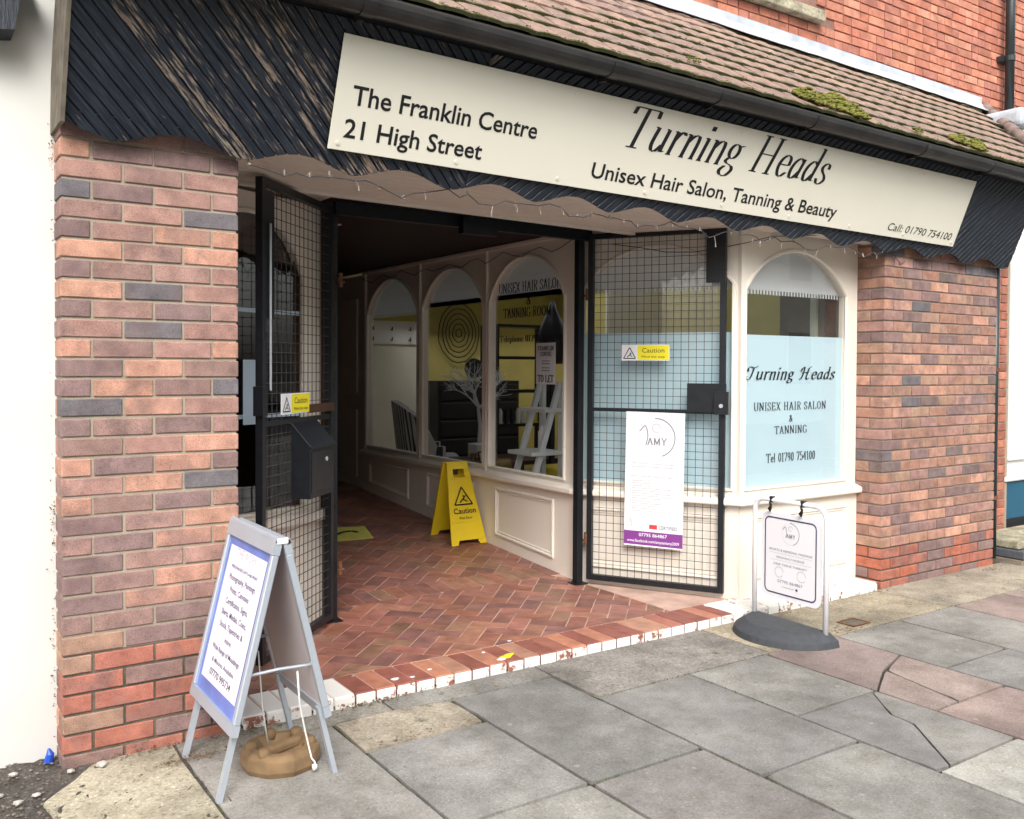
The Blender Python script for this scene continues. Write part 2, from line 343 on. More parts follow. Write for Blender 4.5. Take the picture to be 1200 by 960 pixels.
# text: built-in font turned into a mesh and fitted to a width and a cap height
def text_mesh(s, w=None, h=.1, align='L', bold=0.0, shear=0.0, space=1.0):
    cu = bpy.data.curves.new('txt', 'FONT'); cu.body = s; cu.size = 1; cu.offset = bold; cu.shear = shear; cu.space_character = space; cu.resolution_u = 3
    o = bpy.data.objects.new('txt', cu); C.objects.link(o); dg = bpy.context.evaluated_depsgraph_get()
    me = bpy.data.meshes.new_from_object(o.evaluated_get(dg)); bpy.data.objects.remove(o); bpy.data.curves.remove(cu)
    xs = [v.co.x for v in me.vertices] or [0, 1]; x0, x1 = min(xs), max(xs); cap = .727
    ky = h/cap; kx = (w/(x1-x0)) if w else ky; ox = {'L': x0, 'C': (x0+x1)/2, 'R': x1}[align]
    for v in me.vertices: v.co.x = (v.co.x-ox)*kx; v.co.y *= ky
    return me
def split_words(me, n):
    """n word meshes, cut at the n-1 widest gaps of a flat text mesh"""
    iv = sorted((min(me.vertices[v].co.x for v in p.vertices), max(me.vertices[v].co.x for v in p.vertices)) for p in me.polygons)
    gaps = []; hi = iv[0][1]
    for a, b in iv:
        if a > hi: gaps.append((a-hi, (a+hi)/2))
        hi = max(hi, b)
    cuts = sorted(g[1] for g in sorted(gaps, reverse=True)[:n-1]); out = []
    for lo, up in zip([-1e9]+cuts, cuts+[1e9]):
        mb = MB()
        for p in me.polygons:
            vs = [tuple(me.vertices[v].co) for v in p.vertices]
            if lo < sum(v[0] for v in vs)/len(vs) <= up: mb.add(vs, [list(range(len(vs)))])
        out.append(mb.mesh('word'))
    return out
def put_words(me, s, name, mat, parent, mw, off, h):
    n = len(s.split())
    if n < 2 or h < .04: return put(me, name, mat, parent, mw, off)
    return [put(w, 'word', mat, parent, mw, off) for w in split_words(me, n)][0]
def put(me, name, mat, parent, mw, off=.0015):
    """place a flat local-XY mesh with matrix mw, lifted off the surface"""
    me.name = name; me.materials.clear(); me.materials.append(mat); me.transform(mw @ Matrix.Translation((0, 0, off)))
    return link(bpy.data.objects.new(name, me), parent)
def text(s, mat, parent, mw, x, y, w=None, h=.1, align='L', name='lettering', off=.0015, **k):
    return put_words(text_mesh(s, w, h, align, **k), s, name, mat, parent, mw @ Matrix.Translation((x, y, 0)), off, h)
# broad-nib lettering for the serif and script writing
def cr(pts, n=7):
    P = [pts[0]]+list(pts)+[pts[-1]]; out = []
    for i in range(1, len(P)-2):
        for k in range(n):
            t = k/n; a, b, c, d = P[i-1], P[i], P[i+1], P[i+2]
            out.append(tuple(.5*((2*b[j])+(-a[j]+c[j])*t+(2*a[j]-5*b[j]+4*c[j]-d[j])*t*t+(-a[j]+3*b[j]-3*c[j]+d[j])*t**3) for j in (0, 1)))
    return out+[tuple(pts[-1])]
def oval(cx, cy, rx, ry, a0=0, a1=360, n=18): return [(cx+rx*cos(radians(a0+(a1-a0)*i/n)), cy+ry*sin(radians(a0+(a1-a0)*i/n))) for i in range(n+1)]
S_ = lambda x, y=0, w=.16: [(x-w, y), (x+w, y)]
GL = {
 'T': (.80, [[(.05, .98), (.75, .98)], [(.40, 0), (.40, .98)], S_(.40), [(.05, .98), (.03, .80)], [(.75, .98), (.77, .80)]]),
 'H': (.92, [[(.20, 0), (.20, 1)], [(.70, 0), (.70, 1)], [(.20, .51), (.70, .51)], S_(.2, 0, .13), S_(.7, 0, .13), S_(.2, 1, .13), S_(.7, 1, .13)]),
 'u': (.58, [cr([(.12, .6), (.11, .2), (.18, .02), (.30, .02), (.42, .2)]), [(.45, .6), (.45, .02), (.54, .06)], [(.02, .6), (.12, .6)], [(.36, .6), (.45, .6)]]),
 'r': (.42, [[(.14, .6), (.14, 0)], cr([(.14, .36), (.22, .54), (.33, .62), (.39, .54)]), S_(.14, 0, .08), [(.04, .59), (.14, .6)]]),
 'n': (.58, [[(.13, .6), (.13, 0)], cr([(.13, .38), (.24, .56), (.36, .61), (.44, .5), (.45, 0)]), S_(.13, 0, .08), S_(.45, 0, .08), [(.03, .59), (.13, .6)]]),
 'i': (.28, [[(.13, .6), (.13, 0)], S_(.13, 0, .08), [(.03, .59), (.13, .6)], [(.08, .86), (.18, .86)], [(.12, .80), (.12, .92)], [(.15, .80), (.15, .92)]]),
 'g': (.54, [oval(.25, .41, .15, .20), cr([(.16, .22), (.11, .12), (.22, .06), (.38, .02), (.44, -.1), (.32, -.26), (.14, -.25), (.06, -.14), (.16, .0)]), [(.36, .55), (.50, .60)]]),
 'e': (.50, [[(.10, .34), (.44, .34)], cr([(.44, .34), (.41, .53), (.28, .62), (.13, .50), (.09, .28), (.17, .06), (.30, 0), (.45, .14)])]),
 'a': (.54, [cr([(.40, .52), (.28, .61), (.13, .48), (.08, .24), (.15, .03), (.27, .03), (.40, .24)]), [(.42, .6), (.41, .04), (.51, .07)]]),
 'd': (.56, [cr([(.40, .52), (.28, .61), (.13, .48), (.08, .24), (.15, .03), (.27, .03), (.40, .24)]), [(.43, 1), (.42, .04), (.52, .07)], [(.33, .99), (.43, 1)]]),
 's': (.44, [cr([(.36, .46), (.33, .58), (.22, .62), (.11, .50), (.16, .38), (.32, .25), (.37, .12), (.25, 0), (.12, .02), (.06, .15)])]),
 'l': (.28, [[(.13, 1), (.13, 0)], S_(.13, 0, .08), [(.04, 1), (.13, 1)]]),
 'p': (.56, [[(.13, .6), (.13, -.3)], cr([(.13, .42), (.28, .61), (.44, .52), (.47, .3), (.40, .06), (.26, 0), (.13, .12)]), S_(.13, -.3, .08)]),
 'h': (.58, [[(.13, 1), (.13, 0)], cr([(.13, .38), (.24, .56), (.36, .61), (.44, .5), (.45, 0)]), S_(.13, 0, .08), S_(.45, 0, .08)]),
 'o': (.52, [oval(.26, .30, .17, .30)]),
 'U': (.84, [cr([(.16, 1), (.16, .3), (.26, .04), (.44, -.01), (.62, .08), (.68, .3), (.68, 1)]), S_(.16, 1, .12), S_(.68, 1, .12)]),
 'N': (.88, [[(.17, 0), (.17, 1)], [(.17, 1), (.70, 0)], [(.70, 0), (.70, 1)], S_(.17, 0, .11), S_(.13, 1, .08), S_(.70, 1, .11)]),
 'I': (.42, [[(.21, 0), (.21, 1)], S_(.21, 0, .13), S_(.21, 1, .13)]),
 'S': (.64, [cr([(.52, .74), (.50, .92), (.32, 1.01), (.13, .88), (.14, .66), (.40, .46), (.54, .26), (.46, .06), (.28, -.01), (.12, .08), (.08, .28)])]),
 'E': (.74, [[(.19, 0), (.19, 1)], [(.10, 1), (.62, 1)], [(.10, 0), (.64, 0)], [(.19, .52), (.48, .52)], [(.62, 1), (.62, .8)], [(.64, 0), (.66, .22)], [(.48, .6), (.48, .44)]]),
 'X': (.82, [[(.14, 1), (.68, 0)], [(.68, 1), (.14, 0)], S_(.14, 1, .1), S_(.68, 1, .1), S_(.14, 0, .1), S_(.68, 0, .1)]),
 'A': (.84, [[(.40, 1), (.12, 0)], [(.40, 1), (.70, 0)], [(.22, .35), (.60, .35)], S_(.12, 0, .09), S_(.70, 0, .1)]),
 'R': (.80, [[(.19, 0), (.19, 1)], cr([(.19, 1), (.44, 1), (.60, .88), (.60, .64), (.44, .52), (.19, .51)]), [(.40, .51), (.66, 0)], S_(.19, 0, .12), S_(.70, 0, .06), S_(.16, 1, .08)]),
 'L': (.70, [[(.19, 0), (.19, 1)], [(.08, 0), (.62, 0)], [(.62, 0), (.64, .25)], S_(.19, 1, .12)]),
 'O': (.86, [oval(.43, .5, .30, .50)]),
 'C': (.80, [cr([(.68, .72), (.62, .92), (.44, 1.01), (.22, .90), (.12, .5), (.22, .1), (.44, -.01), (.64, .1), (.70, .3)])]),
 'F': (.70, [[(.19, 0), (.19, 1)], [(.10, 1), (.62, 1)], [(.19, .52), (.48, .52)], [(.62, 1), (.62, .8)], S_(.19, 0, .12)]),
 'K': (.84, [[(.19, 0), (.19, 1)], [(.66, 1), (.19, .42)], [(.34, .58), (.68, 0)], S_(.19, 0, .12), S_(.19, 1, .12), S_(.66, 1, .1), S_(.70, 0, .1)]),
 'M': (1.0, [[(.17, 0), (.17, 1)], [(.17, 1), (.48, .1)], [(.48, .1), (.80, 1)], [(.80, 1), (.80, 0)], S_(.17, 0, .1), S_(.80, 0, .12), S_(.14, 1, .06), S_(.84, 1, .07)]),
 'G': (.86, [cr([(.68, .74), (.62, .93), (.44, 1.01), (.22, .90), (.12, .5), (.22, .1), (.44, -.01), (.64, .08), (.70, .2)]), [(.70, .04), (.70, .42)], S_(.68, .43, .12)]),
 'Y': (.84, [[(.12, 1), (.42, .48)], [(.72, 1), (.42, .48)], [(.42, .48), (.42, 0)], S_(.14, 1, .1), S_(.70, 1, .1), S_(.42, 0, .12)]),
 '&': (.86, [cr([(.70, .5), (.56, .2), (.38, .0), (.16, .06), (.13, .28), (.36, .52), (.50, .72), (.46, .95), (.32, .97), (.27, .8), (.44, .46), (.66, .08), (.80, .02)])]),
 '0': (.58, [oval(.29, .5, .19, .49)]), '1': (.46, [[(.24, 0), (.24, 1)], S_(.24), [(.10, .86), (.24, 1)]]),
 '4': (.58, [[(.40, 0), (.40, 1)], [(.40, 1), (.06, .30)], [(.06, .30), (.54, .30)], S_(.40, 0, .1)]),
 '5': (.58, [[(.16, 1), (.48, 1)], [(.16, 1), (.14, .56)], cr([(.14, .56), (.32, .62), (.49, .48), (.49, .2), (.34, 0), (.16, .02), (.08, .18)])]),
 '7': (.56, [[(.08, .98), (.50, .98)], [(.50, .98), (.22, 0)], [(.08, .98), (.07, .82)]]),
 '9': (.58, [oval(.28, .70, .18, .29), cr([(.46, .72), (.46, .4), (.34, .1), (.16, 0)])]), ' ': (.40, []), '.': (.3, [[(.1, .03), (.2, .03)]]),
}
SC = {  # looser brush script capitals for the window
 'T': (.80, [cr([(.12, .62), (.06, .80), (.20, .98), (.50, .90), (.84, 1.04)]), cr([(.52, .94), (.48, .5), (.40, .12), (.22, -.02), (.06, .08), (.10, .24)])]),
 'H': (1.0, [cr([(.06, .62), (.10, .86), (.28, .98), (.30, .7), (.26, .3), (.16, .02), (.04, .04)]), cr([(.92, 1.02), (.72, .9), (.66, .5), (.62, .14), (.74, 0), (.88, .12)]), cr([(.16, .5), (.4, .56), (.66, .5)])])}
def nib(s, w=None, h=.1, pen=.16, thin=.035, shear=0, align='L', script=False, gap=0.0, name='lettering', mat=None, parent=None, mw=None, x=0, y=0, off=.0015, ang=0):
    mb = MB(); cx = 0
    pv = (cos(ang)*pen/2, sin(ang)*pen/2)
    lift = 0
    for ch in s:
        adv, st = (SC.get(ch) if script and ch in SC else None) or GL[ch]
        for path in st:
            for a, b in zip(path, path[1:]):
                d = (b[0]-a[0], b[1]-a[1]); L = hypot(*d) or 1e-6; nx, ny = -d[1]/L, d[0]/L
                e = nx*pv[0]+ny*pv[1]; k = (thin/2 if abs(e) < thin/2 else 0)
                if k: q = [(a[0]-nx*k, a[1]-ny*k), (a[0]+nx*k, a[1]+ny*k), (b[0]+nx*k, b[1]+ny*k), (b[0]-nx*k, b[1]-ny*k)]
                else: q = [(a[0]-pv[0], a[1]-pv[1]), (a[0]+pv[0], a[1]+pv[1]), (b[0]+pv[0], b[1]+pv[1]), (b[0]-pv[0], b[1]-pv[1])]
                lift += 1; z = (lift % 9)*.00004
                mb.add([(cx+p[0]+shear*p[1], p[1], z/h) for p in q], [(0, 1, 2, 3)])
        cx += adv+gap
    xs = [v[0] for v in mb.v]; x0, x1 = min(xs), max(xs); kx = (w/(x1-x0)) if w else h; ox = {'L': x0, 'C': (x0+x1)/2, 'R': x1}[align]
    mb.v = [((v[0]-ox)*kx, v[1]*h, v[2]*h) for v in mb.v]
    me = mb.mesh(name, mat)
    return put_words(me, s, name, mat, parent, mw @ Matrix.Translation((x, y, 0)), off, h)
def ring_mesh(r, w, a0=0, a1=360, n=32):
    mb = MB()
    for i in range(n):
        A = radians(a0+(a1-a0)*i/n); B = radians(a0+(a1-a0)*(i+1)/n)
        mb.add([((r-w/2)*cos(A), (r-w/2)*sin(A), 0), ((r+w/2)*cos(A), (r+w/2)*sin(A), 0), ((r+w/2)*cos(B), (r+w/2)*sin(B), 0), ((r-w/2)*cos(B), (r-w/2)*sin(B), 0)], [(0, 1, 2, 3)])
    return mb.mesh('ring')
def rect_mesh(x0, x1, y0, y1): return MB().add([(x0, y0, 0), (x1, y0, 0), (x1, y1, 0), (x0, y1, 0)], [(0, 1, 2, 3)]).mesh('rect')
def line_mesh(pts, w):
    mb = MB()
    for a, b in zip(pts, pts[1:]):
        L = hypot(b[0]-a[0], b[1]-a[1]) or 1e-6; nx, ny = -(b[1]-a[1])/L*w/2, (b[0]-a[0])/L*w/2
        mb.add([(a[0]-nx, a[1]-ny, 0), (a[0]+nx, a[1]+ny, 0), (b[0]+nx, b[1]+ny, 0), (b[0]-nx, b[1]-ny, 0)], [(0, 1, 2, 3)])
    return mb.mesh('line')
def slip_triangle(parent, mw, cx, y0, s, mat_line, off=.002):
    """warning triangle with a falling figure"""
    h = s*.87; put(line_mesh([(cx-s/2, y0), (cx+s/2, y0), (cx, y0+h), (cx-s/2, y0), (cx+s/2, y0)], s*.07), 'warning_triangle', mat_line, parent, mw, off)
    f = [(cx-s*.20, y0+s*.10), (cx-s*.02, y0+s*.26), (cx+s*.10, y0+s*.34), (cx+s*.02, y0+s*.45)]
    put(line_mesh(f, s*.07), 'falling_figure', mat_line, parent, mw, off)
    put(line_mesh([(cx-s*.02, y0+s*.26), (cx+s*.16, y0+s*.18), (cx+s*.24, y0+s*.13)], s*.055), 'falling_figure', mat_line, parent, mw, off)
    put(line_mesh([(cx+s*.06, y0+s*.40), (cx+s*.20, y0+s*.42)], s*.05), 'falling_figure', mat_line, parent, mw, off+.0003)

def floor_z(y): return .05+.07*max(0, y-1.1) if y < 4.75 else .305

# ================================================================== GROUND
g = MB(); g.add([(-60, -60, -.012), (80, -60, -.012), (80, 60, -.012), (-60, 60, -.012)], [(0, 1, 2, 3)])
tag(g.build('ground', M['joint']), kind='structure')
road = MB().box(-60, 80, -11.5, -4.6, -.2, -.006); tag(road.build('road', M['road']), kind='structure')
kerb = MB()
for i in range(60): kerb.box(-30+i*.915, -30+i*.915+.905, -4.6, -4.45, -.15, .004)
tag(kerb.build('kerb', M['sill_stone']), kind='structure')
pave = tag(link(bpy.data.objects.new('pavement', None)), kind='structure')
GREY = (.255, .243, .228); PINK = (.29, .228, .205); PALE = (.295, .28, .255); LIGHT = (.40, .385, .345); MID = (.225, .216, .205)
def slab(x0, x1, y0, y1, col, mat='slab', dz=0, poly=None, gap=.0075):
    pl = poly or [(x0+gap, y0+gap), (x1-gap, y0+gap), (x1-gap, y1-gap), (x0+gap, y1-gap)]
    pl0 = pl; pl = []
    for a_, b_ in zip(pl0, pl0[1:]+pl0[:1]):      # worn, slightly wandering edges and knocked corners
        L_ = hypot(b_[0]-a_[0], b_[1]-a_[1]); k_ = max(1, int(L_/.06)); nx_, ny_ = -(b_[1]-a_[1])/L_, (b_[0]-a_[0])/L_
        for q_ in range(k_):
            t_ = q_/k_; d_ = random.uniform(-.001, .0022) if q_ else random.choice([.001, .002, .002, .006, .011]); d_ = abs(d_) if q_ == 0 else d_
            if random.random() < .04: d_ += random.uniform(.003, .009)
            c0 = (sum(p[0] for p in pl0)/len(pl0), sum(p[1] for p in pl0)/len(pl0)); x_ = a_[0]+(b_[0]-a_[0])*t_; y_ = a_[1]+(b_[1]-a_[1])*t_
            if q_ == 0: l_ = hypot(c0[0]-x_, c0[1]-y_); pl.append((x_+(c0[0]-x_)/l_*d_, y_+(c0[1]-y_)/l_*d_))
            else: sg_ = 1 if (c0[0]-x_)*nx_+(c0[1]-y_)*ny_ > 0 else -1; pl.append((x_+nx_*sg_*d_, y_+ny_*sg_*d_))
    poly = pl
    tx, ty = random.uniform(-.002, .002), random.uniform(-.002, .002); cx = sum(p[0] for p in pl)/len(pl); cy = sum(p[1] for p in pl)/len(pl)
    ct = lambda p: (p[0], p[1], dz+tx*(p[0]-cx)+ty*(p[1]-cy))
    mb = MB(); k = .004
    inn = [(p[0], p[1]) for p in pl] if poly else [(cx+(p[0]-cx)*(1-k/max(.05, abs(p[0]-cx))) if abs(p[0]-cx) > .01 else p[0], cy+(p[1]-cy)*(1-k/max(.05, abs(p[1]-cy))) if abs(p[1]-cy) > .01 else p[1]) for p in pl]
    n = len(pl); bot = [(p[0], p[1], -.05) for p in pl]; mid = [(ct(p)[0], ct(p)[1], ct(p)[2]-.004) for p in pl]; top = [ct(p) for p in inn]
    mb.add(bot+mid+top, [list(range(2*n, 3*n))]+[(i, (i+1) % n, n+(i+1) % n, n+i) for i in range(n)]+[(n+i, n+(i+1) % n, 2*n+(i+1) % n, 2*n+i) for i in range(n)])
    o = mb.build('paving_slab', M[mat], pave); o.color = (*jit(col, .05), 1); return o
cols = {   # column x0,x1 : list of (y_top, y_bottom, colour)
 (.40, 1.01): [(-.17, -1.15, PALE), (-1.15, -2.1, GREY), (-2.1, -3.05, MID)],
 (1.01, 1.58): [(-.49, -1.19, GREY), (-1.19, -2.12, PALE), (-2.12, -3.05, GREY)],
 (1.58, 2.15): [(-.19, -1.20, MID), (-1.20, -2.1, GREY), (-2.1, -3.05, GREY)],
 (2.15, 2.74): [(-.53, -1.50, MID), (-1.50, -2.43, GREY), (-2.43, -3.05, MID)],
 (2.74, 3.31): [(-.53, -1.19, GREY), (-1.84, -2.5, LIGHT), (-2.5, -3.05, GREY)],
 (3.31, 3.90): [(-1.485, -2.1, PINK), (-2.1, -3.05, GREY)],
 (3.90, 4.50): [(-.53, -1.19, GREY), (-1.19, -1.85, GREY), (-1.85, -2.5, PINK), (-2.5, -3.05, GREY)],
 (4.50, 5.10): [(-.53, -1.48, GREY), (-1.48, -2.12, PINK), (-2.12, -3.05, GREY)],
 (5.10, 5.69): [(-.53, -1.19, PINK), (-1.19, -2.1, GREY), (-2.1, -3.05, GREY)],
 (5.69, 6.29): [(-.53, -1.49, PINK), (-1.49, -2.4, GREY), (-2.4, -3.05, GREY)],
 (6.29, 6.90): [(-.53, -1.2, GREY), (-1.2, -2.1, GREY), (-2.1, -3.05, GREY)],
 (6.90, 7.50): [(-.2, -1.1, MID), (-1.1, -2.1, GREY), (-2.1, -3.05, GREY)],
 (7.50, 8.10): [(-.2, -1.1, GREY), (-1.1, -2.1, GREY), (-2.1, -3.05, MID)],
 (8.10, 8.70): [(-.2, -1.2, GREY), (-1.2, -2.1, GREY), (-2.1, -3.05, GREY)],
}
for (x0, x1), L in cols.items():
    for (a, b, c) in L: slab(x0, x1, b, a, c)
# slabs cracked in the photograph: split along their cracks
def cracked(x0, x1, y0, y1, pieces, col):
    for pc in pieces: slab(0, 0, 0, 0, col, poly=pc)
g_ = .004
cracked(0, 0, 0, 0, [[(2.745, -1.196), (3.27, -1.196), (3.10, -1.40), (3.085, -1.52), (2.82, -1.835), (2.745, -1.835)], [(3.278, -1.196), (3.305, -1.196), (3.305, -1.835), (2.832, -1.835), (3.092, -1.522), (3.106, -1.402)]], GREY)
cracked(0, 0, 0, 0, [[(3.315, -.535), (3.315, -1.19), (3.60, -1.03), (3.895, -.93), (3.895, -.535)],
                     [(3.315, -1.2), (3.315, -1.48), (3.50, -1.48), (3.61, -1.04)], [(3.512, -1.48), (3.895, -1.48), (3.895, -.94), (3.62, -1.04)]], PINK)
# outer rows to the kerb and to the left
for x in range(-14, 30):
    xx = .40+x*.6
    slab(xx, xx+.6, -3.75, -3.05, GREY); slab(xx, xx+.6, -4.44, -3.75, jit(GREY, .1))
for i in range(2, 9):
    for y0, y1 in ((-3.05, -2.1), (-2.1, -1.2), (-1.2, -.5)): slab(.40-.6*i, .40-.6*(i-1), y0, y1, jit(GREY, .1))
for i in range(8):
    for y0, y1 in ((-3.05, -2.1), (-2.1, -1.2), (-1.2, -.2)): slab(8.7+.6*i, 9.3+.6*i, y0, y1, jit(GREY, .1))
# concrete aprons and the mossy corner slab (irregular outline)
AG = (.36, .32, .25)
slab(0, 0, 0, 0, AG, 'agg', poly=[(-.10, -.26), (.02, -.13), (.10, -.02), (.40, .035), (.39, -.16), (.395, -1.1), (.12, -1.1), (.02, -.72), (-.07, -.5)])
slab(0, 0, 0, 0, (.30, .28, .24), 'agg', poly=[(.405, -.16), (.60, -.16), (1.30, -.15), (1.30, .02), (.405, .02)])
slab(0, 0, 0, 0, AG, 'agg', poly=[(1.015, -.48), (1.57, -.48), (1.57, -.20), (1.36, -.155), (1.02, -.165)])
slab(0, 0, 0, 0, (.27, .26, .24), 'agg', poly=[(1.31, -.15), (1.58, -.185), (2.16, -.185), (2.16, .02), (1.31, .02)])
slab(0, 0, 0, 0, (.25, .235, .215), 'agg', poly=[(2.165, -.525), (3.35, -.525), (3.35, .02), (2.165, .02)])
slab(0, 0, 0, 0, (.33, .28, .21), 'agg', poly=[(3.355, -.525), (5.05, -.525), (5.05, .02), (3.355, .02)])
slab(0, 0, 0, 0, (.37, .33, .26), 'agg', poly=[(5.055, -.525), (6.89, -.525), (6.89, .0), (5.055, .0)])
slab(0, 0, 0, 0, (.27, .26, .24), 'agg', poly=[(6.895, -.195), (13.4, -.195), (13.4, .2), (6.895, .2)])
# asphalt patch at the left, rough surface
asp = MB(); nx, ny = 60, 60
random.seed(3)
hh = [[random.uniform(-.006, .006)+(.004*sin(i*.7)*cos(j*.6)) for i in range(nx+1)] for j in range(ny+1)]
vs_ = [(-1.0+1.45*i/nx, -1.3+1.75*j/ny, -.006+hh[j][i]) for j in range(ny+1) for i in range(nx+1)]
asp.add(vs_, [(j*(nx+1)+i, j*(nx+1)+i+1, (j+1)*(nx+1)+i+1, (j+1)*(nx+1)+i) for j in range(ny) for i in range(nx)])
tag(asp.build('asphalt_patch', M['asphalt']), kind='structure')
random.seed(11)
# ================================================================== ENTRANCE FLOOR
floor = tag(link(bpy.data.objects.new('entrance_floor', None)), kind='structure')
ys = [0.0, .25, 1.1]+[1.1+.365*i for i in range(1, 11)]+[5.2, 9.0]
fb = MB()
for a, b in zip(ys, ys[1:]):
    fb.add([(.5, a, floor_z(a)-.003), (5.1, a, floor_z(a)-.003), (5.1, b, floor_z(b)-.003), (.5, b, floor_z(b)-.003)], [(0, 1, 2, 3)])
fb.v = [(x, max(y, .012), z) for x, y, z in fb.v]
fb.build('floor_bed', M['grout'], floor)
MBk = MB().box(.68, 5.04, .012, .2, -.05, .044).build('threshold_core', M['mortar_dirty'], floor)
TC = [(.29, .125, .095), (.26, .115, .09), (.31, .145, .10), (.22, .105, .09), (.26, .14, .095), (.30, .125, .085)]
tiles = []
P_ = .108
def herring(region):
    xs = [p[0] for p in region]; ysr = [p[1] for p in region]; cx, cy = 2.4, .25; R = 7
    ca = cos(pi/4); sa = sin(pi/4); jg = .0035
    n = int(R/P_)+2
    for i in range(-n, n):
        for j in range(-n, n):
            t = (i-j) % 4
            if t == 0: q = (i*P_, j*P_, (i+2)*P_, (j+1)*P_)
            elif t == 3: q = (i*P_, j*P_, (i+1)*P_, (j+2)*P_)
            else: continue
            mx, my = (q[0]+q[2])/2, (q[1]+q[3])/2; wx, wy = cx+mx*ca-my*sa, cy+mx*sa+my*ca
            if wx < min(xs)-.3 or wx > max(xs)+.3 or wy < min(ysr)-.3 or wy > max(ysr)+.3: continue
            pl = [(q[0]+jg, q[1]+jg), (q[2]-jg, q[1]+jg), (q[2]-jg, q[3]-jg), (q[0]+jg, q[3]-jg)]
            pl = [(cx+a*ca-b*sa, cy+a*sa+b*ca) for a, b in pl]; pl = clip_poly(pl, region)
            if len(pl) >= 3 and area(pl) > .0004: tiles.append((pl, random.choice(TC), 0))
herring([(.6, .252), (3.95, .252), (3.36, 1.19), (3.36, 1.335), (1.54, 1.335), (.6, .8)])
herring([(1.54, 1.562), (3.36, 1.562), (3.36, 4.6), (1.54, 4.6)])
for i in range(17):
    x = 1.55+i*.107; tiles.append(([(x, 1.341), (x+.1, 1.341), (x+.1, 1.556), (x, 1.556)], random.choice(TC), 0))
def tile_mb(mb, pl):
    c = (sum(p[0] for p in pl)/len(pl), sum(p[1] for p in pl)/len(pl)); dz = random.uniform(-.0012, .0012)
    return mb.prism(pl, lambda p: (p[0], p[1], floor_z(p[1])-.006), lambda p: (p[0], p[1], floor_z(p[1])+dz))
tiles.sort(key=lambda t: hypot(t[0][0][0]+.52, t[0][0][1]+3.76))
rest = MB()
for k, (pl, c, _) in enumerate(tiles):
    c = jit(c, .16)
    if k < 300-45:
        o = tile_mb(MB(), pl).build('floor_tile', M['tile'], floor); o.color = (*c, 1)
    else: rest.cc = c; tile_mb(rest, pl)
tag(rest.build('far_floor_tiles', M['tile'], floor), kind='stuff')
# threshold: nosed tiles on edge, white painted fronts
tm = MB().box(0, .0965, -.008, .24, .012, .052).mesh('threshold_tile', M['painted_tile'])
bm = bmesh.new(); bm.from_mesh(tm); bmesh.ops.bevel(bm, geom=[e for e in bm.edges], offset=.004, segments=1, affect='EDGES'); bm.to_mesh(tm); bm.free()
fr = MB().box(0, .094, -.016, -.0085, -.02, .047).mesh('painted_front', M['painted_tile'])
bm = bmesh.new(); bm.from_mesh(fr); bmesh.ops.bevel(bm, geom=[e for e in bm.edges], offset=.003, segments=1, affect='EDGES'); bm.to_mesh(fr); bm.free()
x = .68; k = 0
OR = [(.44, .19, .115), (.40, .17, .11), (.34, .13, .09), (.42, .22, .145), (.27, .095, .07)]
while x < 5.02:
    t = link(bpy.data.objects.new('threshold_tile', tm), floor); t.location = (x, random.uniform(-.003, .003), random.uniform(-.001, .001))
    a = .65 if x < 1.12 else (.32 if x < 1.25 else (.23 if x < 1.75 and random.random() < .5 else (.55 if x > 3.62 else (.3 if x > 3.4 else .02))))
    t.color = (*jit(random.choice(OR) if 1.2 < x < 3.5 else OR[4], .12), a)
    f = link(bpy.data.objects.new('painted_front', fr), floor); f.location = (x+.001, t.location.y, random.uniform(-.002, .001)); f.color = (.3, .12, .08, random.uniform(.49, .58))
    x += .102
# ================================================================== BRICK PIERS
O_ = (.50, .275, .20); R_ = (.375, .22, .185); P2 = (.25, .165, .155); B_ = (.16, .145, .155); RR = (.41, .16, .115); T_ = (.38, .235, .17)
PAL = {'o': O_, 'r': R_, 'p': P2, 'b': B_, 'R': RR, 't': T_, 'x': (.355, .215, .185), 'q': (.30, .188, .162)}
ME = {}
def brick_mesh(sx, sy, sz=.065, mat='brick', w=.0032):
    k = (round(sx, 4), round(sy, 4), round(sz, 4), mat)
    if k not in ME: ME[k] = bevbox_mesh('brick', sx, sy, sz, w, M[mat], 1)
    return ME[k]
def lay(parent, x0, x1, y0, y1, zc, col, mat='brick', sz=.065, j=.0012):
    o = link(bpy.data.objects.new('brick', brick_mesh(x1-x0, y1-y0, sz, mat)), parent)
    o.location = ((x0+x1)/2+random.uniform(-j, j), (y0+y1)/2+random.uniform(-j, j), zc+random.uniform(-j, j))
    o.rotation_euler = (random.uniform(-.006, .006), random.uniform(-.004, .004), random.uniform(-.006, .006))
    o.color = (*jit(col, .09), 1); return o
rows_left = ['rrp', 'oppp', 'rxr', 'bprx', 'xrb', 'proo', 'oro', 'pqxr', 'obr', 'pxpr', 'rbr', 'orro', 'poq', 'poqb', 'bor', 'pxpx', 'qro',
             'opop', 'rob', 'oqpo', 'pxo', 'rpoo', 'pxr', 'pqoo', 'por', 'qqpp', 'tpp', 'tRRR', 'Rqp', 'RRRR', 'tRR', 'RRpR', 'qRR']
pl_ = thing('brick_pier', 'left brick pier of mixed orange and purple bricks beside the white wall', 'brick pier', (0, 0, 0))
